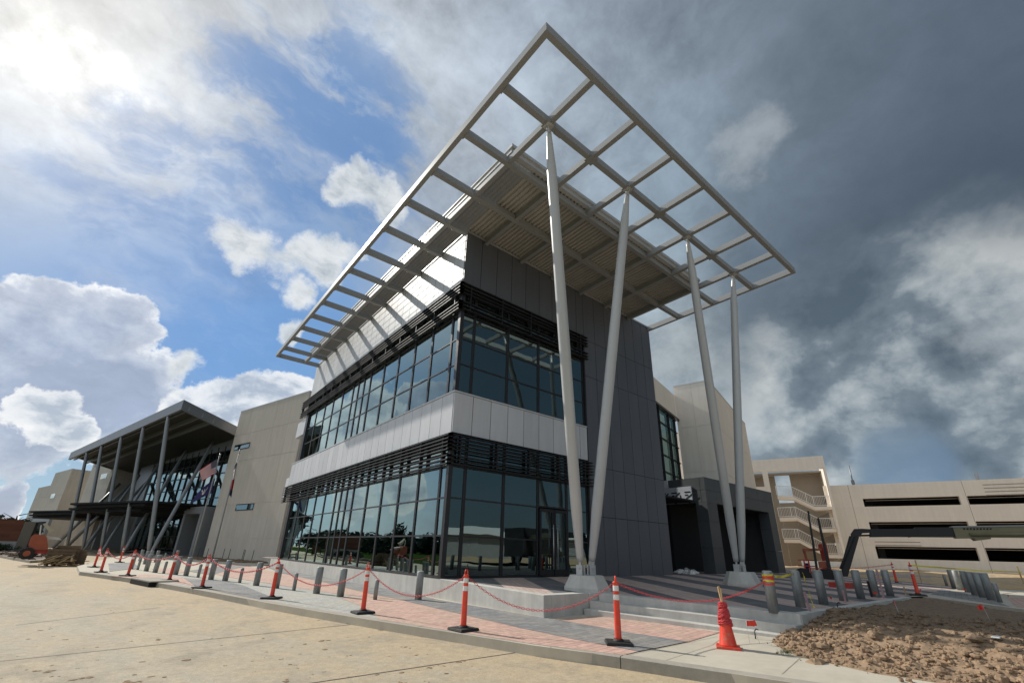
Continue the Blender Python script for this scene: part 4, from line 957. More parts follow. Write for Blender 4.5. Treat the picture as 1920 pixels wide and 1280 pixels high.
# ------------------------------------------------------------------ boom lift at the right
Fb = V((CAM.x, CAM.y, 0)); db = V((ray(1640, 1040).x, ray(1640, 1040).y, 0)).normalized(); Ob = Fb + db * 23.5; nb = frame((0, 0, 0), 109.5)[2]
def bp(u, v, off=0): return PL(u, v, Ob + nb * off, nb)
Bo = thing('boom_lift', 'khaki telescopic boom reaching in from the right, its black jib bent down', 'boom lift', (bp(1920, 1080).x, bp(1920, 1080).y, .4))
g = MB()
def strip(P, th, mi=0, off=0): pts = [bp(*q, off) for q in P]; g.prism(pts, nb * th, mi)
strip([(1786, 987), (2450, 978), (2450, 1008), (1858, 1006.5), (1858, 1010), (1832, 1013), (1826, 1008), (1797, 1008.5), (1793, 1007)], .45)
g.build('main_boom', 'khaki', Bo, bevel=.03)
g = MB(); strip([(1786, 985.6), (2450, 976), (2450, 978.9), (1786, 988.0)], .5, off=-.03); g.build('boom_rail', 'hallsteel', Bo)
g = MB(); g.tube([bp(1819, 1001.5, -.06), bp(2300, 1000, -.06)], .06, 8); g.build('cylinder', 'khaki', Bo)
g = MB()
for i in range(9):
    u = 1806 + i * 6.2; strip([(u, 989.5), (u + 3.6, 989.4), (u + 3.6, 992.3 + (i % 2) * .8), (u, 992.5)], -.012, off=-.004)
g.build('decal', 'black', Bo)
g = MB(); strip([(1632, 991), (1716, 990.5), (1716, 988), (1790, 988), (1790, 1005), (1716, 1005.5), (1706, 1006.5), (1706, 1005), (1632, 1006)], .36, off=.04); g.build('inner_boom', 'black', Bo, bevel=.02)
g = MB(); strip([(1596, 1000), (1602, 991), (1616, 990.5), (1634, 991.5), (1634, 997.5), (1617, 998.5), (1613, 1005), (1597, 1006)], .34, off=.05); g.tube([bp(1612, 1003.5, .2), bp(1633, 1003, .2)], .035, 8)
g.build('knuckle', 'black', Bo, bevel=.02)
g = MB(); strip([(1593, 1004), (1611, 1006), (1592, 1072), (1590, 1080), (1580, 1080), (1578, 1060)], .3, off=.08); g.tube([bp(1600, 1002, .0), bp(1576, 1066, .0)], .05, 8)
g.build('jib', 'black', Bo, bevel=.02)
g = MB(); p = bp(1586, 1084); g.box(p.x - .5, p.x + .4, p.y - .2, p.y + .5, .40, .62); g.build('foot', 'red2', Bo, bevel=.02)
g = MB(); p = bp(2440, 1040); g.box(p.x - 1, p.x + 3.2, p.y - 1.4, p.y + 1.2, 1.0, 3.3); g.build('turntable', 'black', Bo, bevel=.08)
for sx in (.4, 3.2):
    for sy in (-1.5, 1.1):
        g = MB(); g.tube([(p.x + sx, p.y + sy, .95), (p.x + sx, p.y + sy + .4, .95)], .55, 20); g.build('wheel', 'rubber', Bo)
# ------------------------------------------------------------------ red lift by the stair tower
Or = Fb + V((ray(1535, 1060).x, ray(1535, 1060).y, 0)).normalized() * 31
def rp(u, v, off=0): return PL(u, v, Or + nb * off, nb)
Rl = thing('boom_lift', 'red articulated lift with folded arms and tall black masts in front of the stair tower', 'boom lift', (rp(1535, 1080).x, rp(1535, 1080).y, .4))
def st2(g, P, th=.4, off=0): g.prism([rp(*q, off) for q in P], nb * th)
g = MB(); st2(g, [(1535, 1052), (1548, 1052), (1553, 1064), (1537, 1064)], 1.1); g.build('engine_cover', 'liftred', Rl, bevel=.04)
g = MB(); st2(g, [(1543, 1018), (1549, 1017), (1562, 1082), (1554, 1082)], .3); st2(g, [(1534, 1020), (1541, 1018), (1549, 1050), (1542, 1051)], .3, .5); g.build('riser', 'red2', Rl, bevel=.02)
g = MB(); st2(g, [(1505, 1028), (1541, 1027), (1541, 1031.5), (1506, 1033)], .3); st2(g, [(1504, 1029), (1509, 1028), (1515, 1050), (1511, 1052)], .3, .1); g.build('arm', 'liftred', Rl, bevel=.02)
g = MB()
for u0, u1 in ((1507, 1511), (1515, 1521)): g.bar(rp(u0, 1048), rp(u1, 1074), .07, .07)
for v in (1049, 1060): g.bar(rp(1496, v), rp(1532, v + 1), .05, .05)
st2(g, [(1498, 1072), (1535, 1073), (1535, 1075), (1498, 1074)], .8); g.build('basket', 'red2', Rl)
g = MB(); st2(g, [(1509, 1055), (1516, 1055), (1518, 1071), (1511, 1071)], .4, .1); g.build('control_box', 'bluecloth', Rl)
g = MB(); st2(g, [(1513.5, 957.5), (1517, 957), (1535, 1072), (1530, 1072)], .14, -.2); g.build('mast', 'black', Rl)
g = MB(); st2(g, [(1531.5, 971), (1535.5, 970), (1564, 1088), (1557, 1088)], .14, -.1); g.build('mast', 'black', Rl)
g = MB(); st2(g, [(1500, 1076), (1558, 1076), (1558, 1084), (1500, 1084)], 1.4); g.build('chassis', 'hallsteel', Rl, bevel=.05)
for u, off in ((1506, -.2), (1552, -.2), (1506, 1.4), (1552, 1.4)):
    g = MB(); p = rp(u, 1080, off); g.tube([p, p + nb * .35], .42, 18); g.build('wheel', 'rubber', Rl)
# ------------------------------------------------------------------ left end: brick building, trees, traffic island, orange lift, crates
b0, b1 = G(-260, 1015, -.15), None
Fl = frame(CAM + V((ray(30, 1010).x, ray(30, 1010).y, 0)).normalized() * 74 - Z * CAM.z, 196)
Bl = thing('brick_building', 'low red brick building with dark bands at the far left edge', 'building', Fl[0])
def lp(u, v, o=0): p = PL(u, v, Fl[0] + Fl[2] * o, Fl[2]); return (p - Fl[0]).dot(Fl[1]), p.z
ar, zr = lp(48, 975); zl = lp(0, 972)[1]; al_ = lp(-60, 975)[0]; lo_, hi_ = min(ar, al_), max(ar, al_)
g = MB(); g.fbox(Fl, lo_, hi_, 0, 12, 1.0, zl); g.build('wall', 'brick', Bl)
g = MB(); g.fbox(Fl, lo_ - .05, hi_ + .05, -.06, 11.9, -.3, 1.0); g.build('base_course', 'concrete', Bl)
a2 = lp(72, 980)[0]; q0, q1 = min(ar, a2), max(ar, a2)
g = MB(); g.fbox(Fl, q0, q1, -.2, 10, -.3, zl - .15); g.build('end_bay', 'stairback', Bl)
g = MB(); w_ = (q1 - q0) / 4; g.fbox(Fl, q0 + w_ * .1, q0 + w_ * .8, -.3, -.19, .2, zl - .2); g.build('pilaster', 'black', Bl)
def leafcloud(g, c, rx, ry, rz, n, s, clump=9):
    cs = []
    for _ in range(clump):
        while True:
            q = V((rnd.uniform(-1, 1), rnd.uniform(-1, 1), rnd.uniform(-1, 1)))
            if q.length < 1: break
        cs.append((q, rnd.uniform(.25, .5)))
    for _ in range(n):
        q, rr_ = rnd.choice(cs); w = V((rnd.gauss(0, 1), rnd.gauss(0, 1), rnd.gauss(0, 1))).normalized() * rr_ * rnd.random() ** .4
        p = V(c) + V(((q.x * .75 + w.x) * rx, (q.y * .75 + w.y) * ry, (q.z * .75 + w.z) * rz))
        a = V((rnd.gauss(0, 1), rnd.gauss(0, 1), rnd.gauss(0, .6))).normalized(); b = a.orthogonal().normalized(); b = (b + V((rnd.gauss(0, .4),) * 3)).normalized()
        a *= s * rnd.uniform(.6, 1.4); b *= s * rnd.uniform(.3, .7)
        g.face([p - a, p + b * .6, p + a, p - b * .6])
def tree(px_, top, base_z, dist, w, label, loblolly=True):
    d = ray(px_, 1005); d = V((d.x, d.y, 0)).normalized(); p = V((CAM.x, CAM.y, 0)) + d * dist
    zt_ = CAM.z + dist * 0; q = PL(px_, top, p, d); h = q.z
    T = thing('pine_tree', label, 'tree', (p.x, p.y, base_z), 'trees beyond the brick building')
    g = MB(); g.tube([(p.x, p.y, base_z), (p.x + .2, p.y, h * .6), (p.x, p.y, h - .5)], [.28, .2, .05], 8)
    for i in range(7):
        z_ = h * rnd.uniform(.55, .92); a = rnd.uniform(0, 6.28); g.tube([(p.x + .15, p.y, z_), (p.x + math.cos(a) * w * .7, p.y + math.sin(a) * w * .7, z_ + .8)], [.07, .02], 5)
    g.build('trunk', 'bark', T)
    g = MB()
    for i in range(7): a = rnd.uniform(0, 6.28); leafcloud(g, (p.x + math.cos(a) * w * .45, p.y + math.sin(a) * w * .45, h - (.2 + .08 * i) * w - .4), w * .5, w * .5, w * .22, 260, .22, 5)
    g.build('crown', 'leaf', T)
tree(16, 958, 0, 95, 3.4, 'loose crowned pine rising above the red brick building'); tree(-4, 966, 0, 100, 3.0, 'lower pine cut by the left edge of the view, beside the taller pine'); tree(-30, 962, 0, 104, 3.6, 'pine standing just past the left edge of the view')
g = MB()
for i in range(30): p = Fl[0] + Fl[1] * rnd.uniform(lo_, hi_) - Fl[2] * rnd.uniform(.8, 2.4); leafcloud(g, (p.x, p.y, .3), .9, .9, .6, 90, .12, 4)
tag(g.build('hedge', 'leaf'), 'low green hedge along the foot of the red brick building', 'hedge')
isl = [G(*q, -.15) for q in [(-60,1046),(-10,1043),(20,1049),(55,1055),(80,1053.5),(95,1047),(88,1038.5),(40,1033),(-20,1030),(-70,1030)]]
Ti = thing('traffic_island', 'kerbed teardrop traffic island filled with bare brown soil', 'island', isl[4])
cen = sum(isl, V()) / len(isl)
g = MB(); n = len(isl)
inn = [p.lerp(cen, .055) for p in isl]
for i in range(n):
    a, b, c, d2 = isl[i], isl[(i + 1) % n], inn[(i + 1) % n], inn[i]; h = Z * .16
    g.face([a, b, b + h, a + h]); g.face([a + h, b + h, c + h, d2 + h]); g.face([d2 + h, c + h, c, d2])
g.build('kerb', 'kerb', Ti)
g = MB(); ring = [inn] + [[p.lerp(cen, t_) + Z * (.12 + .1 * t_) for p in inn] for t_ in (.0, .4, .8, 1)]
for a_, b_ in zip(ring[1:], ring[2:]):
    for i in range(n): g.face([a_[i], a_[(i + 1) % n], b_[(i + 1) % n], b_[i]])
for _ in range(120):
    i = rnd.randrange(n); t_ = rnd.random() * .8; p = inn[i].lerp(inn[(i + 1) % n], rnd.random()).lerp(cen, t_); g.ball((p.x, p.y, p.z + .14 + .1 * t_), .18, .14, .09, 6, 4, jit=.3)
g.build('soil', mat('brown_soil', (.10, .062, .042), .95, var=.35, scale=3), Ti)
for u, v in ((7, 1030), (66, 1037)):
    p = G(u, v, -.1); g = MB(); g.tube([(p.x, p.y, -.1), (p.x, p.y, .8)], .09, 8); tag(g.build('marker_stub', 'black'), 'short dark post standing in the soil of the traffic island' if u > 30 else 'dark stub post at the back of the traffic island by the left edge', 'post', 'stub posts in the traffic island')
Ol = Fb + V((ray(80, 1045).x, ray(80, 1045).y, 0)).normalized() * 40; nl = V((ray(80, 1045).x, ray(80, 1045).y, 0)).normalized()
def op(u, v, off=0): return PL(u, v, Ol + nl * off, nl)
Lo = thing('boom_lift', 'orange boom lift with its pale arm folded, parked left of the entrance columns', 'boom lift', (op(85, 1044).x, op(85, 1044).y, -.15))
def s3(g, P, th=.6, off=0): g.prism([op(*q, off) for q in P], nl * th)
g = MB(); s3(g, [(53, 1020), (58, 1006), (64, 1001), (84, 1002), (88, 1008), (90, 1022), (90, 1030), (55, 1030)], 1.6); g.build('engine_cover', 'liftred', Lo, bevel=.08)
g = MB(); s3(g, [(80, 982), (86, 980), (102, 994), (94, 999)], .5); g.build('upper_arm', mat('cream_arm', (.45, .41, .30), .5), Lo, bevel=.04)
g = MB(); s3(g, [(73, 1002), (76, 984), (78, 984), (76, 1003)], .2); s3(g, [(88, 1004), (110, 1007), (116, 1012), (90, 1010)], .4, .4); g.build('lower_arm', 'whitepaint', Lo)
g = MB(); s3(g, [(62, 1029), (120, 1028), (120, 1038), (62, 1037)], 1.4, .1); g.build('chassis', 'red2', Lo, bevel=.05)
for u, off in ((50, -.1), (104, -.1), (56, 1.8), (108, 1.8)):
    g = MB(); p = op(u, 1037, off); g.tube([p, p + nl * .35], .33, 18); w_ = g.build('wheel', 'rubber', Lo); g = MB(); g.tube([p - nl * .02, p + nl * .02], .16, 14); g.build('hub', 'liftred', w_)
for i, (u, v, w_, h_, lb) in enumerate([(116,1035,1.3,.9,'brown crate nearest the orange boom lift'),(127,1034,1.1,1.1,'taller brown crate in the middle of the row by the orange lift'),(140,1034,1.2,.85,'brown crate stacked beside the entrance columns'),(150,1034,.8,.6,'small brown crate at the right end of the crate row')]):
    p = op(u, v + 3, .3 + .2 * i); c = thing('crate', lb, 'crate', (p.x, p.y, -.15), 'crates by the orange lift')
    g = MB()
    for k_ in range(5): z0 = -.05 + h_ * k_ / 5; g.box(p.x - w_ / 2, p.x + w_ / 2, p.y - .5, p.y - .46, z0, z0 + h_ / 5 - .03); g.box(p.x - w_ / 2, p.x - w_ / 2 + .04, p.y - .45, p.y + .5, z0, z0 + h_ / 5 - .03)
    g.box(p.x - w_ / 2 + .05, p.x + w_ / 2 - .05, p.y - .44, p.y + .5, -.05, h_ - .1); g.build('slats', 'pallet', c)
    g = MB()
    for s_ in (-.4, 0, .4): g.box(p.x + s_ * w_ - .06, p.x + s_ * w_ + .06, p.y - .5, p.y + .5, -.15, -.052)
    g.build('skid', 'wood', c)
g = MB()
for _ in range(40): p = op(rnd.uniform(100, 150), 1034, rnd.uniform(-.6, .5)); q = p + V((rnd.uniform(-.8, .8), rnd.uniform(-.5, .5), 0)); g.bar((p.x, p.y, -.1 + rnd.random() * .6), (q.x, q.y, -.1 + rnd.random() * .3), .08, .04)
tag(g.build('scrap_timber', 'wood'), 'jumbled scrap timber lying around the brown crates', 'timber')
# ------------------------------------------------------------------ far wood across the road (mirrored in the glass)
g = MB()
for i in range(340):
    a = math.radians(101.5 + 168 * i / 340 + rnd.uniform(-.6, .6)); R_ = rnd.uniform(135, 170); h = rnd.uniform(4.6, 7.2) * (1.35 if rnd.random() < .1 else 1)
    c = (CAM.x + R_ * math.cos(a), CAM.y + R_ * math.sin(a), h * .42); leafcloud(g, c, 5.0, 5.0, h * .55, 300, .9, 9)
g.build('far_wood', 'leaf', kind='stuff')
Wh = thing('warehouse', 'long low pale warehouse across the site, seen only mirrored in the dark right-hand glass', 'building', (60, -80, 0))
g = MB(); g.box(20, 110, -95, -75, -.1, 4.4); g.build('wall', 'hallsteel', Wh)
g = MB(); g.prism([(18, -97, 4.4), (18, -73, 4.4), (18, -85, 6.4)], (94, 0, 0)); g.build('roof', 'whitepaint', Wh)
# ------------------------------------------------------------------ bollards
def bollard_src(name, rad, h, label, cat, group):
    t = thing(name, label, cat, (0, 0, 0), group)
    g = MB(); g.tube([(0, 0, -.02), (0, 0, h - .012), (0, 0, h)], [rad, rad, rad - .012], 24); g.build('pipe', 'bollard', t)
    g = MB(); g.tube([(0, 0, h + .0005), (0, 0, h + .012), (0, 0, h + .014)], [rad - .014, rad - .016, rad - .04], 20); g.build('cap', 'concrete', t)
    return t
left = [  # base pixel, thin?
 ((480,1097),0),((517,1102),0),((550.6,1106.4),1),((593,1112),0),((637.7,1118),0),((703,1123.6),1),((784,1124),0),
 ((348,1079),0),((371,1082),1),((395,1086),0),((421.6,1088.7),0),((449,1092),1),((328.6,1076.7),0),((306.5,1074.5),1),((290.5,1072.6),0),((273.7,1070),0),((257.8,1067.5),1),((245,1066),0),
 ((271,1057),0),((280,1053),0),((291.5,1053.5),0),((307.5,1049.5),1),((329,1051),0),((262,1051),0)]
right = [((1451,1146),0),((1502,1138),0),((1545,1132),0),((1582.5,1126),0),((1615,1122),0),((1643.5,1118.8),0),((1670,1116.5),0),
 ((1775.7,1098),1),((1790.7,1102.6),0),((1801,1106),0),((1816,1110),0),((1829.7,1116),0),((1844,1120),0),((1860,1124.7),0),((1875.7,1129),1)]
LB = {
 (480,1097): 'wide grey bollard just left of the delineator that stands beside a dark paving wedge', (517,1102): 'wide grey bollard hidden behind the red delineator left of the glass corner',
 (550.6,1106.4): 'short thin grey bollard left of two wide bollards below the beige wing', (593,1112): 'wide grey bollard at the low point of the chain, left one of a pair', (637.7,1118): 'wide grey bollard, right one of the pair before the plinth hatch',
 (703,1123.6): 'short thin grey bollard just right of the red delineator under the glass front', (784,1124): 'wide grey bollard standing closest to the glass building corner',
 (348,1079): 'wide grey bollard two places right of the delineator below the flagpoles', (371,1082): 'short thin grey bollard left of the delineator under the flagpole', (395,1086): 'wide grey bollard right behind the delineator below the flagpoles',
 (421.6,1088.7): 'wide grey bollard on pale paving below the beige wing', (449,1092): 'short thin grey bollard between two wide ones below the beige wing', (328.6,1076.7): 'wide grey bollard half hidden by a delineator below the blue flag',
 (306.5,1074.5): 'short thin grey bollard left of the delineator below the blue flag', (290.5,1072.6): 'wide grey bollard, right one of two below the entrance columns', (273.7,1070): 'wide grey bollard, left one of two below the entrance columns',
 (257.8,1067.5): 'short thin grey bollard next to a white object near the far delineators', (245,1066): 'wide grey bollard behind a leaning red delineator at the far end',
 (1451,1146): 'wide bollard at the plaza corner wrapped with orange and yellow tape', (1502,1138): 'wide grey bollard with yellow tape tied on its top', (1545,1132): 'third wide grey bollard from the steps along the soil bed', (1582.5,1126): 'fourth wide grey bollard from the steps, under the black boom arm',
 (1615,1122): 'wide grey bollard just right of the black boom arm', (1643.5,1118.8): 'wide grey bollard with a stake at its foot, second from the row end', (1670,1116.5): 'wide grey bollard ending the row beside the striped plaza',
 (1775.7,1098): 'short thin bollard at the far end of the right cluster', (1875.7,1129): 'short thin bollard at the near end of the right cluster'}
wide = bollard_src('bollard', .104, .765, 'x', 'bollard', 'grey pipe bollards'); thin = bollard_src('bollard', .058, .52, 'x', 'bollard', 'thin short bollards')
used = {0: False, 1: False}
def putb(uv, th, z, label):
    p = G(*uv, z); src = thin if th else wide
    if not used[th]: used[th] = True; src.location = p; src['label'] = label; return src
    return dup(src, p, label, rnd.uniform(0, 6))
for uv, th in left: putb(uv, th, 0.004, LB.get(uv, 'wide grey bollard in the crowded far group before the entrance columns' if not th else 'short thin bollard in the crowded far group before the entrance columns'))
for uv, th in right: putb(uv, th, .385, LB.get(uv, 'wide grey bollard in the tight cluster on the walkway at right'))
# ------------------------------------------------------------------ delineator posts
def make_del():
    t = thing('delineator_post', 'x', 'delineator', (0, 0, 0), 'red delineator posts strung with chain')
    g = MB(); g.hexa([(-.22, -.22, 0), (.22, -.22, 0), (.22, .22, 0), (-.22, .22, 0), (-.205, -.205, .04), (.205, -.205, .04), (.205, .205, .04), (-.205, .205, .04)]); g.tube([(0, 0, .04), (0, 0, .075)], [.10, .075], 16); g.build('base', 'rubber', t, bevel=.006)
    g = MB(); g.tube([(0, 0, .06), (0, 0, .10), (0, 0, .66), (0, 0, .78), (0, 0, .795), (0, 0, .92), (0, 0, .935), (0, 0, .95)], [.062, .055, .05, .049, .047, .046, .058, .035], 20); g.build('post', 'orange', t)
    for z0 in (.66, .80):
        g = MB(); g.tube([(0, 0, z0), (0, 0, z0 + .085)], [.0515, .0505], 20, cap=False); g.build('reflective_band', 'white_tape', t)
    g = MB(); g.tube([(-.032, 0, .945), (-.034, 0, .99), (-.02, 0, 1.03), (.02, 0, 1.03), (.034, 0, .99), (.032, 0, .945)], .013, 8); g.build('handle', 'orange', t)
    return t
dl = [((176,1062.5),'red delineator at the far left end of the row'),((188.7,1072),'red delineator second from the left end, by the kerb tip'),((224,1053.6),'red delineator set back on grey paving near the far entrance'),
 ((239,1079),'red delineator by the storm inlet in the kerb'),((317,1088),'red delineator just right of the storm inlet'),((378,1101.5),'red delineator on the kerb below the flagpoles'),((509,1121),'red delineator below the gap between beige wing and glass'),
 ((680,1148),'red delineator standing before the lower glass windows'),((868.5,1180),'red delineator directly in front of the glass building corner'),((1160,1206),'red delineator nearest the steps, taped loop on top')]
dsrc = make_del(); dpos = []
for i, (uv, lb) in enumerate(dl):
    p = G(*uv, .014); dpos.append(p); tl = (rnd.uniform(-.02, .02), rnd.uniform(-.02, .02)); rz = rnd.uniform(-.3, .9)
    if i == 0: dsrc.location = p; dsrc['label'] = lb; dsrc.rotation_euler = (0, 0, rz)
    else: dup(dsrc, p, lb, rz, tl)
for uv, z, lb in (((1722,1115.9),.394,'red delineator with white stripes on the walkway between the soil bed and the garage'),((1682,1093),.392,'farther red delineator with striped top near the garage wall')):
    dup(dsrc, G(*uv, z), lb, .3)
# ------------------------------------------------------------------ plastic chains: real links hung in a sag
def link(c, t, up, L=.032, W=.017, r=.0052):
    t = t.normalized(); s = t.cross(up).normalized(); pts = []
    for i in range(9):
        a = 2 * math.pi * i / 8; x_ = math.cos(a); y_ = math.sin(a)
        pts.append(c + t * (L * (1 if x_ > 0 else -1) * abs(x_) ** .8) + s * (W * y_))
    return pts
def chain(p, q, sag, label, big=1.0):
    L = (q - p).length; n = max(8, int(L / (.047 * big))); g = MB(); prev = None; f_ = lambda t_: p.lerp(q, t_) - Z * (sag * 4 * t_ * (1 - t_))
    for i in range(n):
        a, b = f_(i / n), f_((i + 1) / n); t_ = b - a; up = Z if i % 2 else t_.cross(Z)
        g.tube(link((a + b) / 2, t_, up, .034 * big, .018 * big, 0), .0046 * big, 5, cap=False)
    tag(g.build('plastic_chain', 'chain'), label, 'chain', 'red plastic chains between posts')
H1 = Z * .93
order = [1, 3, 4, 5, 6, 7, 8, 9]
names = ['red chain between the two leftmost kerb posts', 'red chain spanning the storm inlet', 'red chain below the blue flag', 'red chain below the beige wing', 'red chain sagging in front of the beige wing end', 'red chain before the lower glass front', 'red chain in front of the retaining wall corner']
sags = [.3, .25, .3, .35, .48, .47, .52]
for i, (a, b) in enumerate(zip(order, order[1:])): chain(dpos[a] + H1, dpos[b] + H1, sags[i], names[i], 1 if i > 3 else 1.4)
chain(dpos[0] + H1, dpos[1] + H1, .3, 'red chain between the two posts at the far left tip', 1.6)
b1p = G(1451, 1146, .385)
chain(dpos[9] + H1, b1p + Z * .62, .36, 'red chain running across the steps past the orange cone to the taped bollard')
# ------------------------------------------------------------------ traffic cone with wound chain and stake
cp = G(1366, 1214, .002)
Co = thing('traffic_cone', 'red orange traffic cone wound with red chain, a wooden stake stuck in its top', 'cone', cp)
rzc = .5; cs, sn = math.cos(rzc), math.sin(rzc)
def cb(x, y, z): return (cp.x + cs * x - sn * y, cp.y + sn * x + cs * y, z)
g = MB(); g.hexa([cb(-.19, -.19, .0), cb(.19, -.19, .0), cb(.19, .19, .0), cb(-.19, .19, .0), cb(-.18, -.18, .04), cb(.18, -.18, .04), cb(.18, .18, .04), cb(-.18, .18, .04)]); g.build('base', 'orange', Co, bevel=.008)
g = MB(); g.tube([(cp.x, cp.y, .035), (cp.x, cp.y, .06), (cp.x, cp.y, .36), (cp.x, cp.y, .67), (cp.x, cp.y, .70)], [.15, .135, .088, .034, .022], 24); g.build('cone_body', 'orange', Co)
g = MB(); k_ = 0; z_ = .33
while z_ < .66:
    for i in range(26):
        a = 2 * math.pi * i / 26 + z_ * 40; rr_ = .136 - (z_ + .001 * i - .06) * .158 + .012; c = V((cp.x + rr_ * math.cos(a), cp.y + rr_ * math.sin(a), z_ + .0013 * i - .03 * math.cos(a) + rnd.uniform(-.008, .008)))
        g.tube(link(c, V((-math.sin(a), math.cos(a), .25)), Z if i % 2 else V((math.cos(a), math.sin(a), 0)), .03, .016, 0), .0062, 5, cap=False)
    z_ += .034
tag(g.build('plastic_chain', 'chain'), 'bundle of red chain wound thickly round the traffic cone', 'chain')
g = MB(); g.bar((cp.x + .01, cp.y, .60), (cp.x - .03, cp.y + .02, .93), .022, .035); g.bar((cp.x - .02, cp.y - .01, .60), (cp.x - .035, cp.y - .02, .90), .02, .03)
tag(g.build('wooden_stake', 'wood'), 'split pale wooden stake poking out of the cone top', 'stake')
# ------------------------------------------------------------------ survey flags, stakes, tape
def flagsrc():
    t = thing('survey_flag', 'x', 'flag', (0, 0, 0), 'small red survey flags')
    g = MB(); g.tube([(0, 0, -.05), (0, 0, .36)], .003, 5); g.build('wire', 'galv', t)
    g = MB()
    for i in range(4):
        x0_, x1_ = i * .028, (i + 1) * .028; y0_, y1_ = .012 * math.sin(i * 1.5), .012 * math.sin((i + 1) * 1.5)
        g.face([(x0_, y0_, .27), (x1_, y1_, .265), (x1_, y1_, .355), (x0_, y0_, .36)])
    g.build('cloth', 'flagred', t); return t
fs = flagsrc()
fl = [((1406,1205),.0,-.5,'red survey flag left of another, right of the traffic cone'),((1425,1206),.0,-.3,'red survey flag beside the bottom step corner'),((1690,1160),.3,.2,'red survey flag in the dark soil bed before the bollard row end'),((1860,1170),.3,1.1,'red survey flag in the dark soil near the right edge'),
      ((1566,1136),.37,.9,'small red flag at the plaza edge between bollards'),((1644,1124),.37,2.2,'small red flag leaning by the last bollards of the plaza row'),((1815,1116),.394,1.8,'small red flag at the foot of the right bollard cluster'),((1896,1128),.394,.4,'small red flag on the walkway right of the bollard cluster'),((1729,1117),.394,2.8,'small red flag at the foot of the striped delineator')]
for i, (uv, z, rz, lb) in enumerate(fl):
    p = G(*uv, z)
    if i == 0: fs.location = p; fs.rotation_euler = (.1, -.1, rz); fs['label'] = lb
    else: dup(fs, p, lb, rz, (rnd.uniform(-.3, .3), rnd.uniform(-.3, .3)), (1, 1, 1) if i < 4 else (.8, .8, .6))
def stake(u, v, z, h, lean, m_, lb, w=.04, nm='survey_stake', gp='stakes around the soil bed'):
    p = G(u, v, z); g = MB(); g.bar(p, p + V((lean[0], lean[1], h)), w, w * .6); tag(g.build(nm, m_), lb, 'stake', gp)
stake(1525, 1163, .2, .55, (-.13, .02), 'pinkwood', 'pinkish leaning stake in the soil bed under the hanging yellow tape'); stake(1492, 1170, .15, .22, (-.03, 0), 'wood', 'short pale peg beside the top step corner')
stake(1587, 1133, .34, .35, (-.02, 0), 'pinkwood', 'low pinkish stake at the fourth bollard of the row'); stake(1658, 1123, .34, .85, (-.03, 0), 'pinkwood', 'tall dark pink stake between the last two bollards of the row', .05)
stake(1700, 1118, .34, .3, (-.03, 0), 'wood', 'short stake by the delineator base at the bed end'); stake(1636, 1122, .34, .5, (-.05, .0), 'black', 'dark rusty stake in front of the second last bollard', .06)
stake(1728, 1092, .45, 1.1, (0, 0), 'wood', 'wooden stake on open ground before the garage wall', .07); stake(1920, 1095, .5, .9, (-.12, 0), 'wood', 'wooden stake at the right edge holding the yellow tape', .06)
for u, v, z, lb in ((1417, 1197, 0, 'bent black rebar pin at the concrete edge by the bottom step'), (1572, 1143, .33, 'bent black pin at the plaza edge below the fourth bollard')):
    p = G(u, v, z); g = MB(); g.tube([p, p + Z * .13, p + V((.02, -.03, .17)), p + V((.05, -.05, .15))], .011, 6); tag(g.build('rebar_pin', 'black'), lb, 'pin', 'bent rebar pins')
def tape(pts, w, label, m_='yellow'):
    g = MB(); pts = [V(p) for p in pts]; fine = []
    for a, b in zip(pts, pts[1:]): fine += [a.lerp(b, i / 10) for i in range(10)]
    fine.append(pts[-1]); n = len(fine); prev = None
    for i, p in enumerate(fine):
        up = V((.5 * math.sin(i * .7), .5 * math.cos(i * .55), .8)).normalized() * w; t_ = p - Z * .0
        cur = (t_ - up / 2, t_ + up / 2)
        if prev: g.face([prev[0], cur[0], cur[1], prev[1]])
        prev = cur
    tag(g.build('caution_tape', m_), label, 'tape', 'caution tapes')
b2p = G(1502, 1138, .385); zt_ = Z * .70
tape([b1p + zt_ * .96 + V((.1, -.1, 0)), b1p.lerp(b2p, .5) + zt_ * .93, b2p + zt_ * 1.02], .05, 'yellow caution tape strung between the two bollards nearest the steps')
q = b2p + V((.13, -.13, 0)); tape([q + Z * .74, q + V((.05, -.02, .45)), q + V((.1, -.03, .2)), q + V((.12, -.05, -.02))], .05, 'yellow caution tape hanging down from the second bollard')
g = MB()
for z0, mi in ((.52, 0), (.56, 1), (.60, 0), (.64, 0), (.69, 1)):
    a0 = rnd.uniform(-.02, .02); pr = []
    for i in range(25):
        a = 2 * math.pi * i / 24; pr.append(V((b1p.x + .108 * math.cos(a), b1p.y + .108 * math.sin(a), b1p.z + z0 + a0 * math.cos(a) * 1.5)))
    for i in range(24): g.face([pr[i], pr[i + 1], pr[i + 1] + Z * .036, pr[i] + Z * .036], mi)
tag(g.build('caution_tape', ['flagred', 'yellow']), 'orange and yellow tape wrapped round the top of the corner bollard', 'tape')
d7 = G(1722, 1115.9, .394); d8 = G(1682, 1093, .392); e0 = G(1925, 1095, .5)
tape([d7 + Z * .93, d7.lerp(e0, .5) + Z * .72, e0 + Z * .6], .06, 'long yellow caution tape running from the striped delineator to the right edge')
chain(d8 + Z * .9, d8 + V((-3, 3, .6)), .1, 'short red chain hanging off the far striped delineator', 1.6)
g = MB(); p0 = G(1476, 1224, .03)
for _ in range(160):
    a = rnd.uniform(0, 6.28); r_ = rnd.random() * .12; p = p0 + V((math.cos(a) * r_ * 1.5, math.sin(a) * r_, 0)); h_ = rnd.uniform(.03, .09); t_ = V((rnd.gauss(0, .03), rnd.gauss(0, .03), h_))
    g.face([p - V((.004, 0, 0)), p + V((.004, 0, 0)), p + t_])
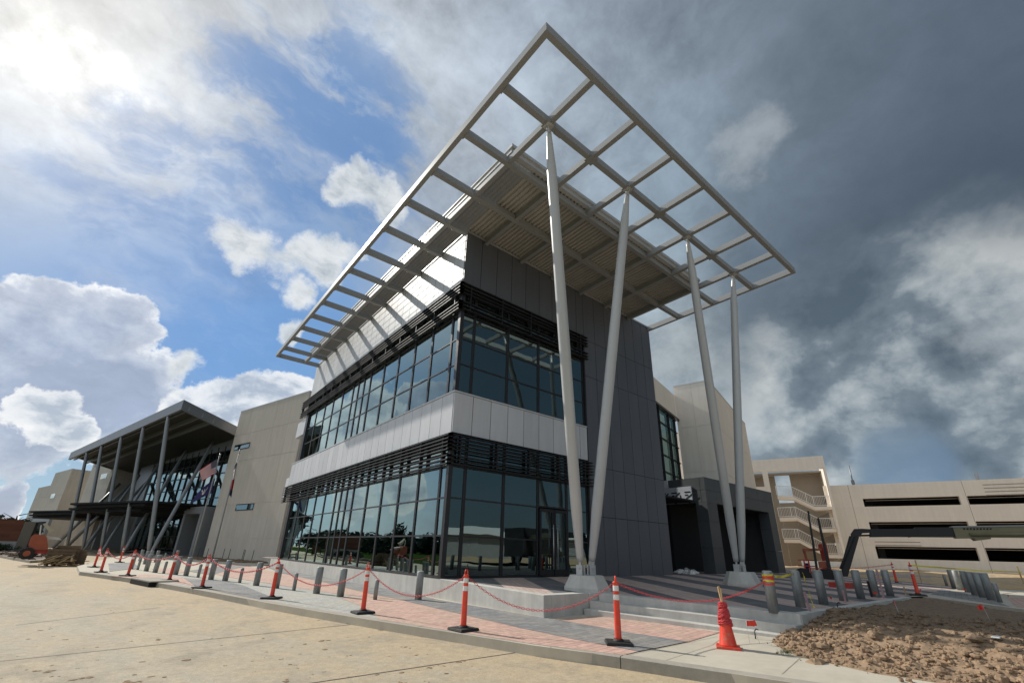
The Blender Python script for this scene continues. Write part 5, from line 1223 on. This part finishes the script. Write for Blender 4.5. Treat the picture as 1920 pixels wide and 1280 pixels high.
g.build('grass_tuft', mat('fresh_grass', (.07, .13, .03), .8, var=.3), kind='stuff')
p = G(1876, 1216, .2); g = MB(); g.box(p.x - .14, p.x + .1, p.y - .05, p.y + .05, soil(p.x, p.y) + .03, soil(p.x, p.y) + .05); tag(g.build('white_scrap', 'whitepaint', bevel=.006), 'small white plastic scrap lying on the soil clods', 'scrap')
# storm inlet in the kerb
ia, ib = G(246, 1085, 0), G(282, 1092, 0); t_ = (ib - ia).normalized(); nn_ = V((-t_.y, t_.x, 0))
Si = thing('storm_inlet', 'dark storm drain inlet under a pale slab in the far kerb', 'drain', ia)
g = MB(); g.fbox((ia, t_, nn_), 0, (ib - ia).length, -.02, .9, .012, .05); g.build('slab', 'kerb', Si)
g = MB(); g.fbox((ia, t_, nn_), .05, (ib - ia).length - .05, -.025, .2, -.14, .011); g.build('throat', 'dark', Si)
# ------------------------------------------------------------------ flagpoles and flags
def pole(u0, v0, vt, utop, label, z=.4):
    p = G(u0, v0, z); e_ = V((ray(u0, v0).x, ray(u0, v0).y, 0)).normalized(); q = PL(utop, vt, p, e_); h = q.z
    t = thing('flagpole', label, 'flagpole', (p.x, p.y, 0), 'tapered grey flagpoles')
    g = MB(); g.tube([(p.x, p.y, -.05), (p.x, p.y, h * .5), (p.x, p.y, h)], [.075, .062, .035], 14); g.build('shaft', 'steel', t)
    g = MB(); g.ball((p.x, p.y, h + .07), .085, .085, .085, 12, 8); g.tube([(p.x - .08, p.y - .06, h - .12), (p.x + .08, p.y + .06, h - .12)], .04, 8); g.build('finial', 'galv', t)
    return p, h
pA, hA = pole(361, 1041, 853, 412, 'pale flagpole carrying the striped flag above a navy flag'); pB, hB = pole(399, 1042, 846, 449, 'pale flagpole in front of the beige wing with one limp flag')
def cloth(name, pix, dd, o, nu, nv, mats, fmat, label, wav=.12):
    # corner pixels: hoist top, fly top, fly bottom, hoist bottom
    ht, ft, fb_, hb = [PL(*q, o, dd) for q in pix]; g = MB()
    P = [[None] * (nv + 1) for _ in range(nu + 1)]
    for i in range(nu + 1):
        for j in range(nv + 1):
            s_, t_ = i / nu, j / nv; a = ht.lerp(ft, s_); b = hb.lerp(fb_, s_)
            P[i][j] = a.lerp(b, t_) + dd * (wav * s_ ** .6 * math.sin(s_ * 7 + t_ * 1.6)) + Z * (.05 * math.sin(s_ * 5.2) * s_)
    for i in range(nu):
        for j in range(nv): g.face([P[i][j], P[i + 1][j], P[i + 1][j + 1], P[i][j + 1]], fmat((i + .5) / nu, (j + .5) / nv), True)
    o_ = g.build(name, mats); o_.modifiers.new('thickness', 'SOLIDIFY').thickness = .006
    return tag(o_, label, 'flag')
M['flagwhite'] = mat('flag_white', (.82, .77, .76), .8, var=.06); M['flagstripe'] = mat('flag_red_cloth', (.48, .014, .03), .8, var=.12); M['canton'] = mat('flag_blue_cloth', (.010, .012, .045), .8, var=.12)
ddA = V((ray(390, 880).x, ray(390, 880).y, 0)).normalized()
def us(s_, t_):
    if s_ < .4 and t_ < 7 / 13:
        i, j = int(s_ / .4 * 22), int(t_ * 13 / 7 * 18)
        return 0 if (i % 4 == 1 and j % 4 == 1) or (i % 4 == 3 and j % 4 == 3) else 2
    return 1 if int(t_ * 13) % 2 == 0 else 0
cloth('flag', [(410, 858.5), (374, 880), (379, 900), (405.5, 887)], ddA, pA, 55, 39, ['flagwhite', 'flagstripe', 'canton'], us, 'red and white striped flag with a dark starred canton flying left of its pole')
def navy(s_, t_): return 1 if (.35 < s_ < .7 and abs(t_ - .5 - .22 * math.sin(s_ * 16)) < .06) or (abs(s_ - .5) < .03 and abs(t_ - .5) < .12) else 0
cloth('flag', [(404, 895), (372, 921), (357, 943), (397, 924)], ddA, pA, 40, 30, ['bluecloth', 'flagwhite'], navy, 'navy flag with pale lettering drooping below the striped flag')
ddB = V((ray(440, 880).x, ray(440, 880).y, 0)).normalized()
def tx(s_, t_): return 2 if s_ < .3 else (1 if t_ > .5 else 0)
def tx2(s_, t_): return 2 if (t_ < .16 and s_ > .45) or (.2 < t_ < .42 and s_ > .78) or t_ > .82 else (0 if t_ < .52 else 1)
cloth('flag', [(446.5, 863), (440, 872), (429, 926), (433.5, 932)], ddB, pB, 24, 60, ['flagwhite', 'flagstripe', 'canton'], tx2, 'limp white, red and dark blue flag hanging folded against its pole', .3)
for ch in S.objects:
    pass
